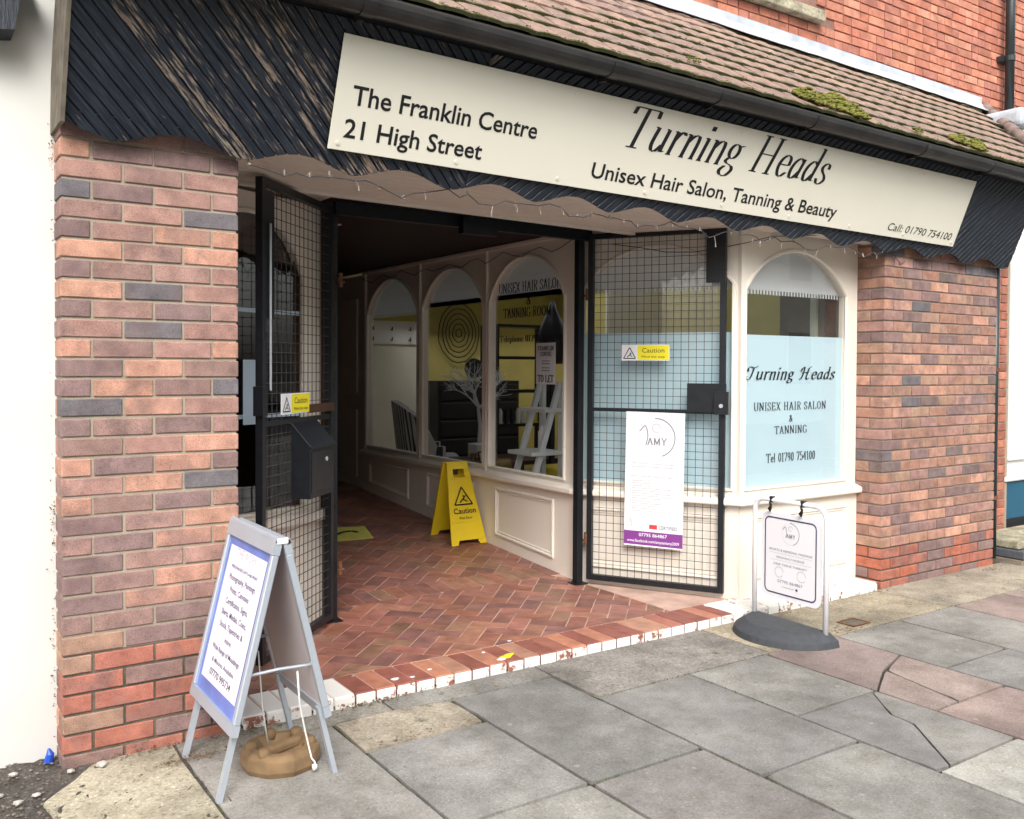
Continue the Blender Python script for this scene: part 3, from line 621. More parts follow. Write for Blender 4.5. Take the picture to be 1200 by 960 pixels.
for i, row in enumerate(rows_left):
    zc = 2.2935+.075*(1-i)-.0375-.075+.075   # bed joint 0 under row 1
    zc = 2.2935-.075*(i-1)-.0375-.0+(.075 if False else 0)
    zc = 2.2935+.0375-.075*(i-1)
    A = (i % 2 == 1); x = 0
    if A: spans = [(0, .1025), (.1125, .3275), (.3375, .5525), (.5625, .665)]
    else: spans = [(0, .215), (.225, .44), (.45, .665)]
    for n, (a, b) in enumerate(spans):
        dep = .215 if (A and n in (0, 3)) else .1025
        lay(pl_, a, b, 0, dep, zc, PAL[row[n]])
    if not A:
        lay(pl_, 0, .1025, .1125, .215, zc, random.choice([R_, P2, O_])); lay(pl_, .5625, .665, .1125, .3275, zc, random.choice([R_, P2, O_]))
    lay(pl_, .5625, .665, .225 if A else .3375, .44 if A else .5525, zc, random.choice([R_, P2, O_]))
MB().box(.007, .658, .007, .70, .42, 2.44).build('mortar', M['mortar'], pl_)
MB().box(.0075, .6575, .0075, .70, -.08, .42).build('stained_mortar', M['mortar_dirty'], pl_)
pr_ = thing('brick_pier', 'right brick pier of brown and orange bricks with red courses at its foot', 'brick pier', (5.12, 0, 0))
random.seed(21)
def rcol(zc):
    if zc < .27: return random.choice([RR, RR, (.42, .14, .09), P2])
    return random.choices([O_, R_, P2, B_, T_, (.36, .20, .145), (.40, .225, .17), (.19, .145, .135)], [3, 4, 2.4, .8, 3, 4, 4, 1.2])[0]
for i in range(33):
    zc = .0491-.0375+.075*i; A = i % 2 == 0
    sp = [(0, .1025)]+[(.1125+.225*k, .3275+.225*k) for k in range(6)] if A else [(.225*k, .215+.225*k) for k in range(6)]+[(1.35, 1.4525)]
    for n, (a, b) in enumerate(sp): lay(pr_, a, b, 0, .215 if (A and n == 0) else .1025, zc, rcol(zc))
    if not A: lay(pr_, 0, .1025, .1125, .3275, zc, rcol(zc))
    elif zc > 0: lay(pr_, 0, .1025, .225, .3275, zc, rcol(zc))
MB().box(.007, 1.446, .007, .9, .3, 2.44).build('mortar', M['mortar_grey2'], pr_)
MB().box(.0075, 1.4455, .0075, .9, -.08, .3).build('stained_mortar', M['mortar_dirty'], pr_)
random.seed(31)
# ================================================================== NEIGHBOURS
nl = thing('neighbour_wall', 'white painted rendered wall at the left edge beside the brick pier', 'wall', (-2, .2, 0))
wb = MB(); nx, nz = 40, 60
random.seed(5)
wv = [(-2+4.3*i/nx, (-.05+.10*0)+.012*sin(i*.5)*sin(k*.3)+random.uniform(-.003, .003), -.1+6*k/nz) for k in range(nz+1) for i in range(nx+1)]
wb.add(wv, [(k*(nx+1)+i, k*(nx+1)+i+1, (k+1)*(nx+1)+i+1, (k+1)*(nx+1)+i) for k in range(nz) for i in range(nx)])
wo = wb.build('rendered_face', M['render'], nl, smooth=True)
MB().box(-2, 2.3, -.03, .4, -.1, 5.9).build('wall_core', M['render'], nl)
# ================================================================== CANOPY
DROP = .0115
can = thing('boarded_canopy', 'dark boarded canopy front with scalloped bottom edge and peeling paint', 'canopy', (0, 0, 2.46), (0, DROP, 0))
TT = math.atan(.38)
def FP(u, v, d=0): return (u, -.08-v*sin(TT)-d*cos(TT), v*cos(TT)-d*sin(TT)*1.0)   # relative to z 2.46
UC = 1.72; UL, UR = 0.0, 6.62
def vb(u): return -.100+.055*(.5+.5*cos(2*pi*(u-.42)/.487))**.8
VT = .53
random.seed(17)
def board(sgn, s0, s1):
    # strip between lines u*sgn... at 45 degrees: sgn=+1 means '\' : u+v = s ; sgn=-1 '/' : u-v = s
    def bot(s):
        u = s
        for _ in range(25): u = .5*u+.5*(s-sgn*vb(u)) if False else s-sgn*vb(u)
        return u
    pts = []
    ss = [s0, (s0+s1)/2, s1]
    bt = [(bot(s), vb(bot(s))) for s in ss]; tp = [(s-sgn*VT, VT) for s in (s1, s0)]
    pl = bt+tp
    pl = clip(pl, -1, 0, -UL); pl = clip(pl, 1, 0, UR)
    pl = clip(pl, 1, 0, UC-.001) if sgn > 0 else clip(pl, -1, 0, -UC-.001)
    return pl
PITCH = .058; allb = []
s = -.3
while s < UR+.8:
    for sgn in (1, -1):
        pl = board(sgn, s, s+PITCH-.007)
        if len(pl) >= 3 and area(pl) > .0008: allb.append((sgn, s, pl))
    s += PITCH
peelmap = [(.50, .61, .53), (.61, .84, .40), (.84, 1.22, .465), (1.22, 2.0, .40)]
for sgn, s, pl in allb:
    # local frame so that Object coords run along the board (local z)
    n = len(pl); c = (sum(p[0] for p in pl)/n, sum(p[1] for p in pl)/n)
    th = random.uniform(.010, .013); ins = .003
    ax = Vector((-sgn*.7071, .7071)); ay = Vector((.7071, sgn*.7071))
    e_u = Vector((1, 0, 0)); e_v = Vector((0, -sin(TT), cos(TT))); e_n = Vector((0, -cos(TT), -sin(TT)))
    lz = e_u*ax[0]+e_v*ax[1]; lx = e_u*ay[0]+e_v*ay[1]; ly = lz.cross(lx)
    mt = Matrix((lx, ly, lz)).transposed().to_4x4(); mt.translation = Vector(FP(c[0], c[1], 0)); inv = mt.inverted()
    def f0(p): return inv @ Vector(FP(p[0], p[1], 0))
    def f1(p): return inv @ Vector(FP(p[0]+(c[0]-p[0])*.0, p[1], th))
    o = MB().prism(pl, f0, f1).build('board', M['peel'], can); o.matrix_local = mt
    bevel(o, .0025)
    a = .34
    for u0, u1, v in peelmap:
        if u0 <= s <= u1: a = v+random.uniform(-.06, .03)
    if s > 2.0: a = .30+random.uniform(0, .03)
    if s < .5: a = .33
    o.color = (1, 1, 1, a)
bk = MB(); nn = 80
pts = [(UL+(UR-UL)*i/nn) for i in range(nn+1)]
for a, b in zip(pts, pts[1:]):
    bk.prism([(a, vb(a)+.004), (b, vb(b)+.004), (b, VT+.03), (a, VT+.03)], lambda p: FP(p[0], p[1], -.02), lambda p: FP(p[0], p[1], -.001))
bk.build('backing_board', M['charcoal'], can)
# left return of weathered boards
for i in range(5):
    y0 = -.10+.065*i
    mb = MB(); mb.prism([(y0, -.06), (y0+.060, -.06), (y0+.060-.22, .56), (y0-.22, .56)], lambda p: (.003, p[0], p[1]), lambda p: (-.012, p[0], p[1]))
    mb.build('return_board', M['greywood'], can)
MB().prism([(-.06, -.08), (-.06-.53*sin(TT), VT*cos(TT)), (.45, VT*cos(TT)), (.45, -.02)], lambda p: (6.59, p[0], p[1]), lambda p: (6.615, p[0], p[1])).build('right_return', M['charcoal'], can)
# soffit: cream boards running along the front
for i in range(10):
    y0 = -.075+.084*i; x1 = 6.6 if i < 3 else 4.2-(i-3)*.07
    o = MB().box(.0 if i < 1 else (.0 if i < 2 else .5), x1, y0, y0+.081, -.014, .002).build('soffit_board', M['soffit'], can); bevel(o, .003)
MB().box(.5, 3.9, .768, .80, -.03, .006).build('soffit_bead', M['cream_hi'], can)
# gutter
gt = thing('gutter', 'black half round gutter under the mossy tiles', 'gutter', (0, 0, 2.46), (0, DROP, 0))
def gutter_sec(mb, x0, x1, r, y, z):
    n = 10; out = [(y+r*cos(pi+pi*k/n), z+r*sin(pi+pi*k/n)) for k in range(n+1)]; inn = [(y+(r-.004)*cos(2*pi-pi*k/n), z+(r-.004)*sin(2*pi-pi*k/n)) for k in range(n+1)]
    sec = out+inn; mb.prism(sec, lambda p: (x0, p[0], p[1]), lambda p: (x1, p[0], p[1]))
GY, GZ = -.395, .525
seg = [-.12, 1.05, 2.33, 3.83, 4.9, 6.7]
for a, b in zip(seg, seg[1:]):
    mb = MB(); gutter_sec(mb, a+.002, b-.002, .055, GY, GZ); mb.build('gutter_length', M['gutter'], gt, smooth=False)
for a in [0.2, 1.05, 2.33, 3.06, 3.83, 4.9, 5.7]:
    mb = MB(); gutter_sec(mb, a-.03, a+.03, .061, GY, GZ+.001); mb.box(a-.012, a+.012, GY+.05, GY+.10, GZ-.06, GZ); mb.build('gutter_bracket', M['gutter'], gt)
MB().box(-.1, 6.68, -.345, -.325, VT-.04, .62).build('fascia_strip', M['gutter'], gt)
# ================================================================== ROOF
rf = thing('tiled_roof', 'mossy brown tiled lean-to roof above the canopy', 'roof', (0, 0, 2.46), (0, DROP, 0))
E0 = (-.40, .575); E1 = (.95, 1.56+.06); SL = hypot(E1[0]-E0[0], E1[1]-E0[1]); ra = atan2(E1[1]-E0[1], E1[0]-E0[0])
NR = 9; G = SL/NR; TW = .168
tmz = MB(); nseg = 4; prof = []
th = .016
# slightly arched tile: sections across x
xs_ = [-.082, -.05, 0, .05, .082]; hz = [0, .004, .0055, .004, 0]
vt = []
for yy in (0, G+.05):
    for dz in (-th, 0):
        for xx, h in zip(xs_, hz): vt.append((xx, yy, dz+h))
fc = []
for k in range(4):
    fc += [(5+k, 6+k, 16+k, 15+k), (0+k, 10+k, 11+k, 1+k), (0+k, 1+k, 6+k, 5+k)]
fc += [(0, 5, 15, 10), (4, 14, 19, 9)]
tmz.add(vt, fc); rtm = tmz.mesh('roof_tile', M['rooftile'])
tl = []
for r in range(NR):
    for c in range(56):
        x = -.05+c*TW+(TW/2 if r % 2 else 0)
        if x > 7.10+.93*(E0[0]+cos(ra)*r*G): continue
        if r*G*1.0 > 99: continue
        tl.append((x, r))
def tmat(x, r):
    return Matrix.Translation((x, E0[0]+cos(ra)*r*G, E0[1]+sin(ra)*r*G+.012)) @ Matrix.Rotation(ra-.055, 4, 'X')
vis = sorted([t for t in tl if t[0] > 1.0+t[1]*.42], key=lambda t: t[0]+t[1]*.1)
vset = set(vis[:300]); rst = MB()
TCOL = [(.25, .17, .135), (.235, .16, .13), (.27, .18, .14), (.22, .155, .13)]
for x, r in tl:
    c = jit(random.choice(TCOL), .07); fade = r/NR; c = tuple(a*(1+.25*fade) for a in c)
    mt = tmat(x+random.uniform(-.003, .003), r) @ Matrix.Rotation(random.uniform(-.012, .012), 4, 'Z') @ Matrix.Rotation(random.uniform(-.012, .012), 4, 'X')
    if (x, r) in vset:
        o = link(bpy.data.objects.new('roof_tile', rtm), rf); o.matrix_local = mt; o.color = (*c, 1)
    else: rst.cc = c; rst.add([mt @ Vector(v) for v in vt], fc)
tag(rst.build('outer_roof_tiles', M['rooftile'], rf), kind='stuff')
MB().prism([(E0[0], E0[1]-.02), (E1[0], E1[1]-.02), (E1[0], E1[1]-.06), (E0[0], E0[1]-.06)], lambda p: (-.1, p[0], p[1]), lambda p: (7.12+.93*p[0], p[0], p[1])).build('roof_deck', M['roofbase'], rf)
for i in range(9):
    a = i/9; b = (i+1.12)/9; f = lambda t: Vector((7.17+.93*(E0[0]+(E1[0]-E0[0])*t), E0[0]+(E1[0]-E0[0])*t, E0[1]+(E1[1]-E0[1])*t+.012))
    o = MB().tube([f(a), f(b)], [.06, .052], 10).build('hip_tile', M['rooftile'], rf, smooth=True); o.color = (.22, .16, .14, 1)
# lead flashing with an uneven lower edge
fl = MB(); xf = 1.4; random.seed(9)
low = 0; n = 0
while xf < 7.98:
    x2 = min(7.98, xf+.16); l1 = random.uniform(-.012, .03)
    pts = [(.93, 1.70), (.935, 1.645), (.90, 1.60), (.80, 1.525+0*l1)]
    pts2 = [(.93, 1.70), (.935, 1.645), (.90, 1.60), (.80, 1.525)]
    z0 = low; z1 = l1
    A = [(xf, p[0]-z0*(i == 3)*1.6, p[1]+.012-z0*(i == 3)) for i, p in enumerate(pts)]; B = [(x2, p[0]-z1*(i == 3)*1.6, p[1]+.012-z1*(i == 3)) for i, p in enumerate(pts2)]
    fl.add(A+B, [(0, 4, 5, 1), (1, 5, 6, 2), (2, 6, 7, 3)]); low = l1; xf = x2
fo = fl.build('lead_flashing', M['lead'], rf); sm = fo.modifiers.new('solid', 'SOLIDIFY'); sm.thickness = .004
# moss cushions on the tiles and along the eave
def lumps(mb, c, r, n, flat=.5):
    for _ in range(n):
        a = random.uniform(0, 2*pi); d = r*sqrt(random.random()); rr = random.uniform(.3, 1)*min(r*.30, .02)
        bm = bmesh.new(); bmesh.ops.create_icosphere(bm, subdivisions=1, radius=rr)
        b = len(mb.v); off = Vector((c[0]+d*cos(a)*1.3, c[1]+d*sin(a)*.7, c[2]+.5*d*sin(a)+random.random()*(r*r-d*d)/r*.55))
        for v in bm.verts: mb.v.append(tuple(Vector((v.co.x*1.25, v.co.y, v.co.z*flat))*random.uniform(.75, 1.25)+off))
        for f in bm.faces: mb.f.append([b+v.index for v in f.verts]); mb.mi.append(0); mb.col.append((1, 1, 1))
        bm.free()
def roofpt(x, sl, up=.03): return (x, E0[0]+cos(ra)*sl*SL-sin(ra)*up*0, E0[1]+sin(ra)*sl*SL+up)
mo = MB()
for (x, s_, r, n) in [(3.92, .075, .10, 260), (4.08, .05, .07, 120), (4.26, .04, .09, 240), (4.30, .15, .075, 200), (3.05, .14, .035, 30), (5.45, .06, .07, 160), (5.62, .03, .06, 120), (5.8, .11, .05, 90), (4.9, .03, .04, 40)]: lumps(mo, roofpt(x, s_), r, n)
for _ in range(420):
    x = random.uniform(1.0, 6.6); rr = int(random.random()**1.8*7); lumps(mo, roofpt(x, (rr*G+.01)/SL, .018), random.uniform(.008, .02), 4)
tag(mo.build('moss', M['moss'], rf, smooth=True), kind='stuff')
# ================================================================== UPPER WALL
uw = thing('upper_brick_wall', 'old red brick upper wall of the shop above the tiled roof', 'brick wall', (0, .95, 3.8))
MB().box(-.1, 11.5, .012, .4, .0, 3.6).build('mortar', M['mortar_grey'], uw)
RC = [(.49, .195, .13), (.53, .22, .145), (.46, .175, .115), (.55, .25, .17), (.42, .175, .13), (.49, .205, .14)]
bl = []; WX0, WX1 = 3.6, 5.42; WZ0 = .58
for i in range(22):
    z0 = .02+.0745*i; x = -.05+(.11 if i % 2 else 0); k = i
    while x < 10.6:
        k += 1; w = .215 if (k % 3) else .105
        if not (x+w > WX0-.28 and x < WX1+.22 and z0 > WZ0-.14 and z0 < WZ0) and not (x+w > WX0 and x < WX1 and z0 > WZ0-.1): bl.append((x, min(w, 99), z0))
        x += w+.01
def inview(x, z):  # rough visibility order of upper bricks
    return x > 3.4 and z < 1.6
nb = sorted(bl, key=lambda b: (0 if (b[0] > 3.9 and b[2]+3.8 > 4.02 and b[2]+3.8 < 4.05+.20*(b[0]-3.2)) else 1, b[0]))
mbx = MB()
for k, (x, w, z) in enumerate(nb):
    c = jit(random.choice(RC), .1); hgt = .066
    if k < 300: 
        o = lay(uw, x, x+w, 0, .09, z+.033, c, 'redbrick', hgt, .0025)
    else: mbx.cc = c; mbx.box(x, x+w, random.uniform(-.002, .002), .09, z, z+hgt)
tag(mbx.build('outer_bricks', M['redbrick'], uw), kind='stuff')
win = MB().box(WX0, WX1, .06, .12, WZ0-.02, WZ0+.06).box(WX0, WX0+.07, .06, .12, WZ0, 2.4).box(WX1-.07, WX1, .06, .12, WZ0, 2.4).box((WX0+WX1)/2-.03, (WX0+WX1)/2+.03, .06, .12, WZ0, 2.4).build('window_frame', M['white'], uw)
MB().add([(WX0, .10, WZ0), (WX1, .10, WZ0), (WX1, .10, 2.4), (WX0, .10, 2.4)], [(0, 1, 2, 3)]).build('glass', M['glass'], win)
MB().box(WX0, WX1, .13, .14, WZ0, 2.4).build('net_curtain', M['blind'], win)
MB().box(WX0, WX1, .0, .06, WZ0-.03, WZ0-.005).build('timber_sill', M['white'], win)
bevel(MB().box(WX0-.22, WX1+.20, -.07, .10, WZ0-.115, WZ0-.03).build('stone_sill', M['sill_stone'], uw), .01, 2)
# upper and lower downpipes
dp = thing('downpipe', 'upper downpipe running down the red brick wall onto the tiles', 'downpipe', (8.36, .86, 3.85))
MB().tube([(0, 0, 0), (0, 0, 2.2)], .042, 14).build('pipe', M['pipe'], dp, smooth=True)
for z in (.62, 1.9): MB().tube([(0, 0, z), (0, 0, z+.05)], .05, 14).box(-.08, .08, .03, .09, z, z+.05).build('pipe_bracket', M['pipe'], dp)
dp2 = thing('downpipe', 'slim black downpipe at the right edge of the right brick pier', 'downpipe', (6.615, .03, 0))
MB().tube([(0, 0, .04), (0, 0, 2.42)], .028, 12).build('pipe', M['pipe'], dp2, smooth=True)
for z in (.5, 1.5): MB().tube([(0, 0, z), (0, 0, z+.03)], .034, 12).box(-.05, .05, .02, .05, z, z+.03).build('pipe_bracket', M['rust'], dp2)
# right-hand neighbour: red brick strip, white pilaster on blue base, lead-capped console, step
nr = thing('neighbour_pilaster', 'white pilaster on a blue base at the right edge next door', 'pilaster', (7.76, .50, 0))
bevel(MB().box(-.12, .62, .02, .4, .56, 3.1).build('pilaster_shaft', M['white'], nr), .01, 2)
bevel(MB().box(-.02, .62, -.015, .015, .70, 3.0).build('pilaster_panel', M['white'], nr), .012, 2)
bevel(MB().box(-.15, .64, -.05, .02, .52, .565).build('base_moulding', M['white'], nr), .015, 2)
bevel(MB().box(-.13, .63, -.02, .4, .18, .52).build('pilaster_base', M['teal'], nr), .006)
bevel(MB().box(-.02, .7, -.06, .4, 3.12, 3.655).build('console', M['white'], nr), .02, 2)
MB().box(.0, .3, -.085, -.06, 3.2, 3.3).box(.0, .3, -.08, -.06, 3.36, 3.4).build('console_moulding', M['white'], nr)
bevel(MB().box(-.06, .8, -.10, .45, 3.66, 3.84).build('lead_cap', M['lead'], nr), .05, 3)
MB().box(.6, 6, .1, .5, .18, 3.6).build('shop_wall', M['white'], nr)
st = thing('doorstep', 'worn stone doorstep on dark blocks next door beyond the pier', 'step', (6.72, -.02, 0))
bevel(MB().box(.0, .9, -.10, .3, .115, .175).build('stone_tread', M['sill_stone'], st), .01, 2)
for i in range(4): bevel(MB().box(-.02+.232*i, .205+.232*i, -.15, .2, .045, .11).build('block', M['slab'], st), .006).color = (.10, .11, .13, 1)
for i in range(4): bevel(MB().box(-.02+.232*i, .205+.232*i, -.14, .2, -.03, .04).build('block', M['slab'], st), .006).color = (.26, .22, .18, 1)
sw = thing('brick_strip', 'narrow strip of red brickwork between the downpipe and the white pilaster', 'brick wall', (7.40, .46, 0))
MB().box(-.5, .27, .01, .3, 0, 2.9).build('mortar', M['mortar'], sw)
for i in range(38):
    z = .0375+.075*i
    for a, b in ([(-.11, -.005), (.005, .22)] if i % 2 else [(-.11, .105), (.115, .22)]): lay(sw, a, b, 0, .1, z, random.choice(RC[:3]+[(.34, .14, .1)]), 'redbrick')
# neighbour's sign corner at top left
nc = thing('wall_bracket', 'corner of a dark blue bracket high on the white wall', 'bracket', (-.255, 0, 2.70))
MB().prism([(0, 0), (.17, 0.03), (.20, .22), (.0, .22)], lambda p: (p[0]-.06, 0, p[1]), lambda p: (p[0]-.06, .17, p[1])).build('bracket', M['peel'], nc).color = (1, 1, 1, .3)
MB().prism([(-.02, .2), (.22, .2), (.24, .23), (-.02, .24)], lambda p: (p[0]-.06, -.02, p[1]), lambda p: (p[0]-.06, .17, p[1])).build('lead_edge', M['blueposter'], nc)

# ================================================================== SHOP SIGN
sg = thing('shop_sign', 'long cream fascia sign lettered in black across the boarded canopy', 'sign')
e_v = Vector((0, -sin(TT), cos(TT)))
def SP(u, v, d=.03): # sign point; v=0 along bottom edge
    q = Vector(FP(u, v, d)); zz = 2.46-DROP*u; return Vector((q.x, q.y, q.z+zz))
BL, BR, TLp = SP(1.010, .002), SP(5.757, .020-.01), SP(1.012, .474)
ux = (BR-BL).normalized(); uz = (TLp-BL); uz = (uz-ux*uz.dot(ux)).normalized(); smw = frame(BL, ux, uz); SW = (BR-BL).length; SH = .468
bevel(put(MB().box(0, SW, 0, SH, -.006, 0).mesh('b'), 'board', M['sign_cream'], sg, smw, 0), .0015)
MB().box(0.02, SW-.02, 0.02, .05, -.02, -.0065, smw).box(0.02, SW-.02, SH-.05, SH-.02, -.02, -.0065, smw).build('batten', M['charcoal'], sg)
def st_(u): return u-1.010
text('The Franklin Centre', M['ink'], sg, smw, .075, .196, .955, .082, bold=.014)
text('21 High Street', M['ink'], sg, smw, .060, .058, .69, .080, bold=.014)
nib('Turning Heads', 1.615, .205, .115, .03, .30, mat=M['ink'], parent=sg, mw=smw, x=1.575, y=.245, gap=.01)
text('Unisex Hair Salon, Tanning & Beauty', M['ink'], sg, smw, 1.405, .062, 1.97, .080, bold=.012)
text('Call: 01790 754100', M['ink'], sg, smw, 3.935, .043, .75, .052, bold=0.0, shear=.18)
for i in range(9):
    for v in (.03, SH-.03):
        u = .04+(SW-.08)*i/8; put(MB().tube([(u, v, 0), (u, v, .004)], .009, 10).mesh('c'), 'screw_cap', M['sign_cream'], sg, smw, 0)

# ================================================================== SHOPFRONT
def wall_frame(A, B):
    """matrix: local x along A->B, local y up, local z outward (to the right-hand side of A->B facing street)"""
    d = Vector((B[0]-A[0], B[1]-A[1], 0)); L = d.length; ux = d.normalized(); return frame((A[0], A[1], 0), ux, (0, 0, 1)), L
def arch_panel(parent, mw, L, x0, x1, zb, zs, za, zh, zbase=None, thick=.06, name='window_frame', glass_in=.03, film=None, blind=None, bead=.014, zsill=None):
    """painted frame surface with an arched opening x0..x1, glass, bead"""
    mb = MB(); n = 16; cx = (x0+x1)/2; rx = (x1-x0)/2
    h_ = za-zs; Rr = (rx*rx+h_*h_)/(2*h_)
    def az(x): return za-Rr+sqrt(max(0, Rr*Rr-(x-cx)**2))
    xs = [x0+(x1-x0)*i/n for i in range(n+1)]
    mb.box(0, x0, zb-.05, zh, -thick, 0); mb.box(x1, L, zb-.05, zh, -thick, 0); mb.box(x0, x1, zb-.05, zb, -thick, 0)
    for a, b in zip(xs, xs[1:]): mb.prism([(a, az(a)), (b, az(b)), (b, zh), (a, zh)], lambda p: (p[0], p[1], -thick), lambda p: (p[0], p[1], 0))
    me = mb.mesh(name, M['cream']); fo = put(me, name, M['cream'], parent, mw, 0)
    path = [(x0, zb, 0)]+[(x, az(x), 0) for x in xs]+[(x1, zb, 0)]
    bd = MB(); bd.tube([Vector(p)+Vector((0, 0, .002)) for p in path], bead, 6, closed=True); put(bd.mesh('bead'), 'window_bead', M['cream_hi'], fo, mw, 0)
    gp = [(x0, zb)]+[(x1, zb)]+[(x, az(x)) for x in reversed(xs)]
    gm = MB().add([(p[0], p[1], -glass_in) for p in gp], [list(range(len(gp)))]).mesh('glass'); go = put(gm, 'glass', M['glass'], fo, mw, 0)
    if film:
        put(rect_mesh(x0, x1, zb, film), 'frosted_film', M['film'], fo, mw, -glass_in-.003)
    if blind:
        bp = [(x0+.0, blind), (x1, blind)]+[(x, az(x)+.02) for x in reversed(xs)]
        b = MB().add([(p[0], p[1], -glass_in-.03) for p in bp], [list(range(len(bp)))])
        nf = int((x1-x0)/.03)
        for i in range(nf):
            xa = x0+(x1-x0)*i/nf; b.add([(xa, blind, -glass_in-.03), (xa+.018, blind, -glass_in-.03), (xa+.018, blind-.028, -glass_in-.03), (xa, blind-.028, -glass_in-.03)], [(0, 1, 2, 3)])
        put(b.mesh('blind'), 'blind', M['blind'], fo, mw, 0)
    return fo
def mould_rect(parent, mw, x0, x1, z0, z1, r=.013, z0b=None, z1b=None, mat='cream_hi'):
    z0b = z0 if z0b is None else z0b
    b = MB(); b.tube([(x0, z0, 0), (x1, z0b, 0), (x1, z1, 0), (x0, z1, 0)], r, 6, closed=True)
    i = .022
    b.tube([(x0+i, z0+i, -.002), (x1-i, z0b+i, -.002), (x1-i, z1-i, -.002), (x0+i, z1-i, -.002)], r*.6, 5, closed=True)
    put(b.mesh('panel_moulding'), 'panel_moulding', M[mat], parent, mw, 0)
sf = thing('shopfront', 'cream arched shopfront of the salon right of the entrance', 'shopfront', (3.95, .22, 0))
Tz = Matrix.Translation((-3.95, -.22, 0))
P0, P1, P2v, P3 = (5.12, .215), (3.925, .215), (3.37, 1.19), (3.37, 4.60)
ZS, ZH = .70, 2.43
def local(mw): return Tz @ mw
# order A->B so that outward normal (ux x up) faces the street / passage
mwR, LR = wall_frame(P1, P0); mwR = local(mwR)        # front window (normal -y)
mwS, LS = wall_frame(P2v, P1); mwS = local(mwS)       # splay
mwI, LI = wall_frame(P3, P2v); mwI = local(mwI)       # passage side
def bay_base(mw, L, zfa, zfb, nm='stall_riser'):
    mb = MB(); mb.prism([(0, zfa), (L, zfb), (L, .652), (0, .652)], lambda p: (p[0], p[1], -.12), lambda p: (p[0], p[1], .012)); return put(mb.mesh(nm), nm, M['cream_riser'], sf, mw, 0)
bay_base(mwR, LR, .0, .0); bay_base(mwS, LS, .0, .0); bay_base(mwI, LI, floor_z(4.6)-.03, .0)
# continuous sill with mitred corners
def sweep(parent, plan, prof, name, mat):
    """plan: polyline (outward on the right-hand side of travel); prof: (out, z)"""
    mb = MB(); n = len(plan); rows = []
    for i, p in enumerate(plan):
        p = Vector(p); dirs = []
        if i: dirs.append((p-Vector(plan[i-1])).normalized())
        if i < n-1: dirs.append((Vector(plan[i+1])-p).normalized())
        nr_ = [Vector((d.y, -d.x)) for d in dirs]; nn_ = (nr_[0]+nr_[-1]).normalized(); k = 1/max(.4, nn_.dot(nr_[0]))
        rows.append([(p.x+nn_.x*o*k, p.y+nn_.y*o*k, z) for o, z in prof])
    m_ = len(prof); b = []
    for r in rows: b += r
    fs = [(i*m_+k, (i+1)*m_+k, (i+1)*m_+(k+1) % m_, i*m_+(k+1) % m_) for i in range(n-1) for k in range(m_)]+[list(range(m_)), [(n-1)*m_+k for k in range(m_)][::-1]]
    mb.add([(x-parent.location.x, y-parent.location.y, z) for x, y, z in b], fs); o = mb.build(name, mat, parent); return o
sillp = [(-.1, .648), (.055, .648), (.06, .655), (.06, .682), (.05, .69), (.008, .705), (-.1, .705)]
plan = [P3, P2v, P1, P0]
bevel(sweep(sf, plan, sillp, 'sill', M['cream_hi']), .003)
sweep(sf, plan, [(-.05, 2.425), (.02, 2.425), (.025, 2.435), (.025, 2.452), (-.05, 2.452)], 'head_moulding', M['cream_hi'])
arch_panel(sf, mwR, LR, .035, 1.07, .742, 2.02, 2.30, 2.43, film=1.735, blind=2.03)
arch_panel(sf, mwS, LS, .05, LS-.045, .742, 2.06, 2.32, 2.43, film=1.75, blind=2.05)
yb = [(4.53, 3.47), (3.39, 2.37), (2.29, 1.31)]
cuts = [0, 4.60-3.43, 4.60-2.33, LI]
for k, (a, b) in enumerate(yb):
    mwk = mwI @ Matrix.Translation((cuts[k], 0, 0)); 
    arch_panel(sf, mwk, cuts[k+1]-cuts[k], (4.60-a)-cuts[k], (4.60-b)-cuts[k], .735, 2.02, 2.345, 2.43, blind=2.08 if k else 2.02)
# pilaster fillets on corners and mullions
for (x, y) in (P1, P2v): 
    MB().box(-.022, .022, -.022, .022, .70, 2.43).build('corner_post', M['cream_hi'], sf).location = (x-3.95+.012, y-.22+.01, 0)
for c in cuts[1:3]: put(MB().box(c-.016, c+.016, .70, 2.43, .0, .018).mesh('mullion'), 'mullion', M['cream_hi'], sf, mwI, 0)
put(MB().box(-.03, .03, .70, 2.43, .0, .016).mesh('mullion'), 'mullion', M['cream_hi'], sf, mwI @ Matrix.Translation((.03, 0, 0)), 0)
# recessed-look panel mouldings on the risers
mwp = Matrix.Translation((0, 0, 0))
mould_rect(sf, mwS @ Matrix.Translation((0, 0, .014)), .10, LS-.10, .17, .56)
mould_rect(sf, mwR @ Matrix.Translation((0, 0, .014)), .12, LR-.12, .17, .56)
for (a, b) in ((4.42, 3.62), (3.26, 2.50), (2.16, 1.42)):
    mould_rect(sf, mwI @ Matrix.Translation((0, 0, .014)), 4.60-a, 4.60-b, floor_z(a)+.10, .575, z0b=floor_z(b)+.10)
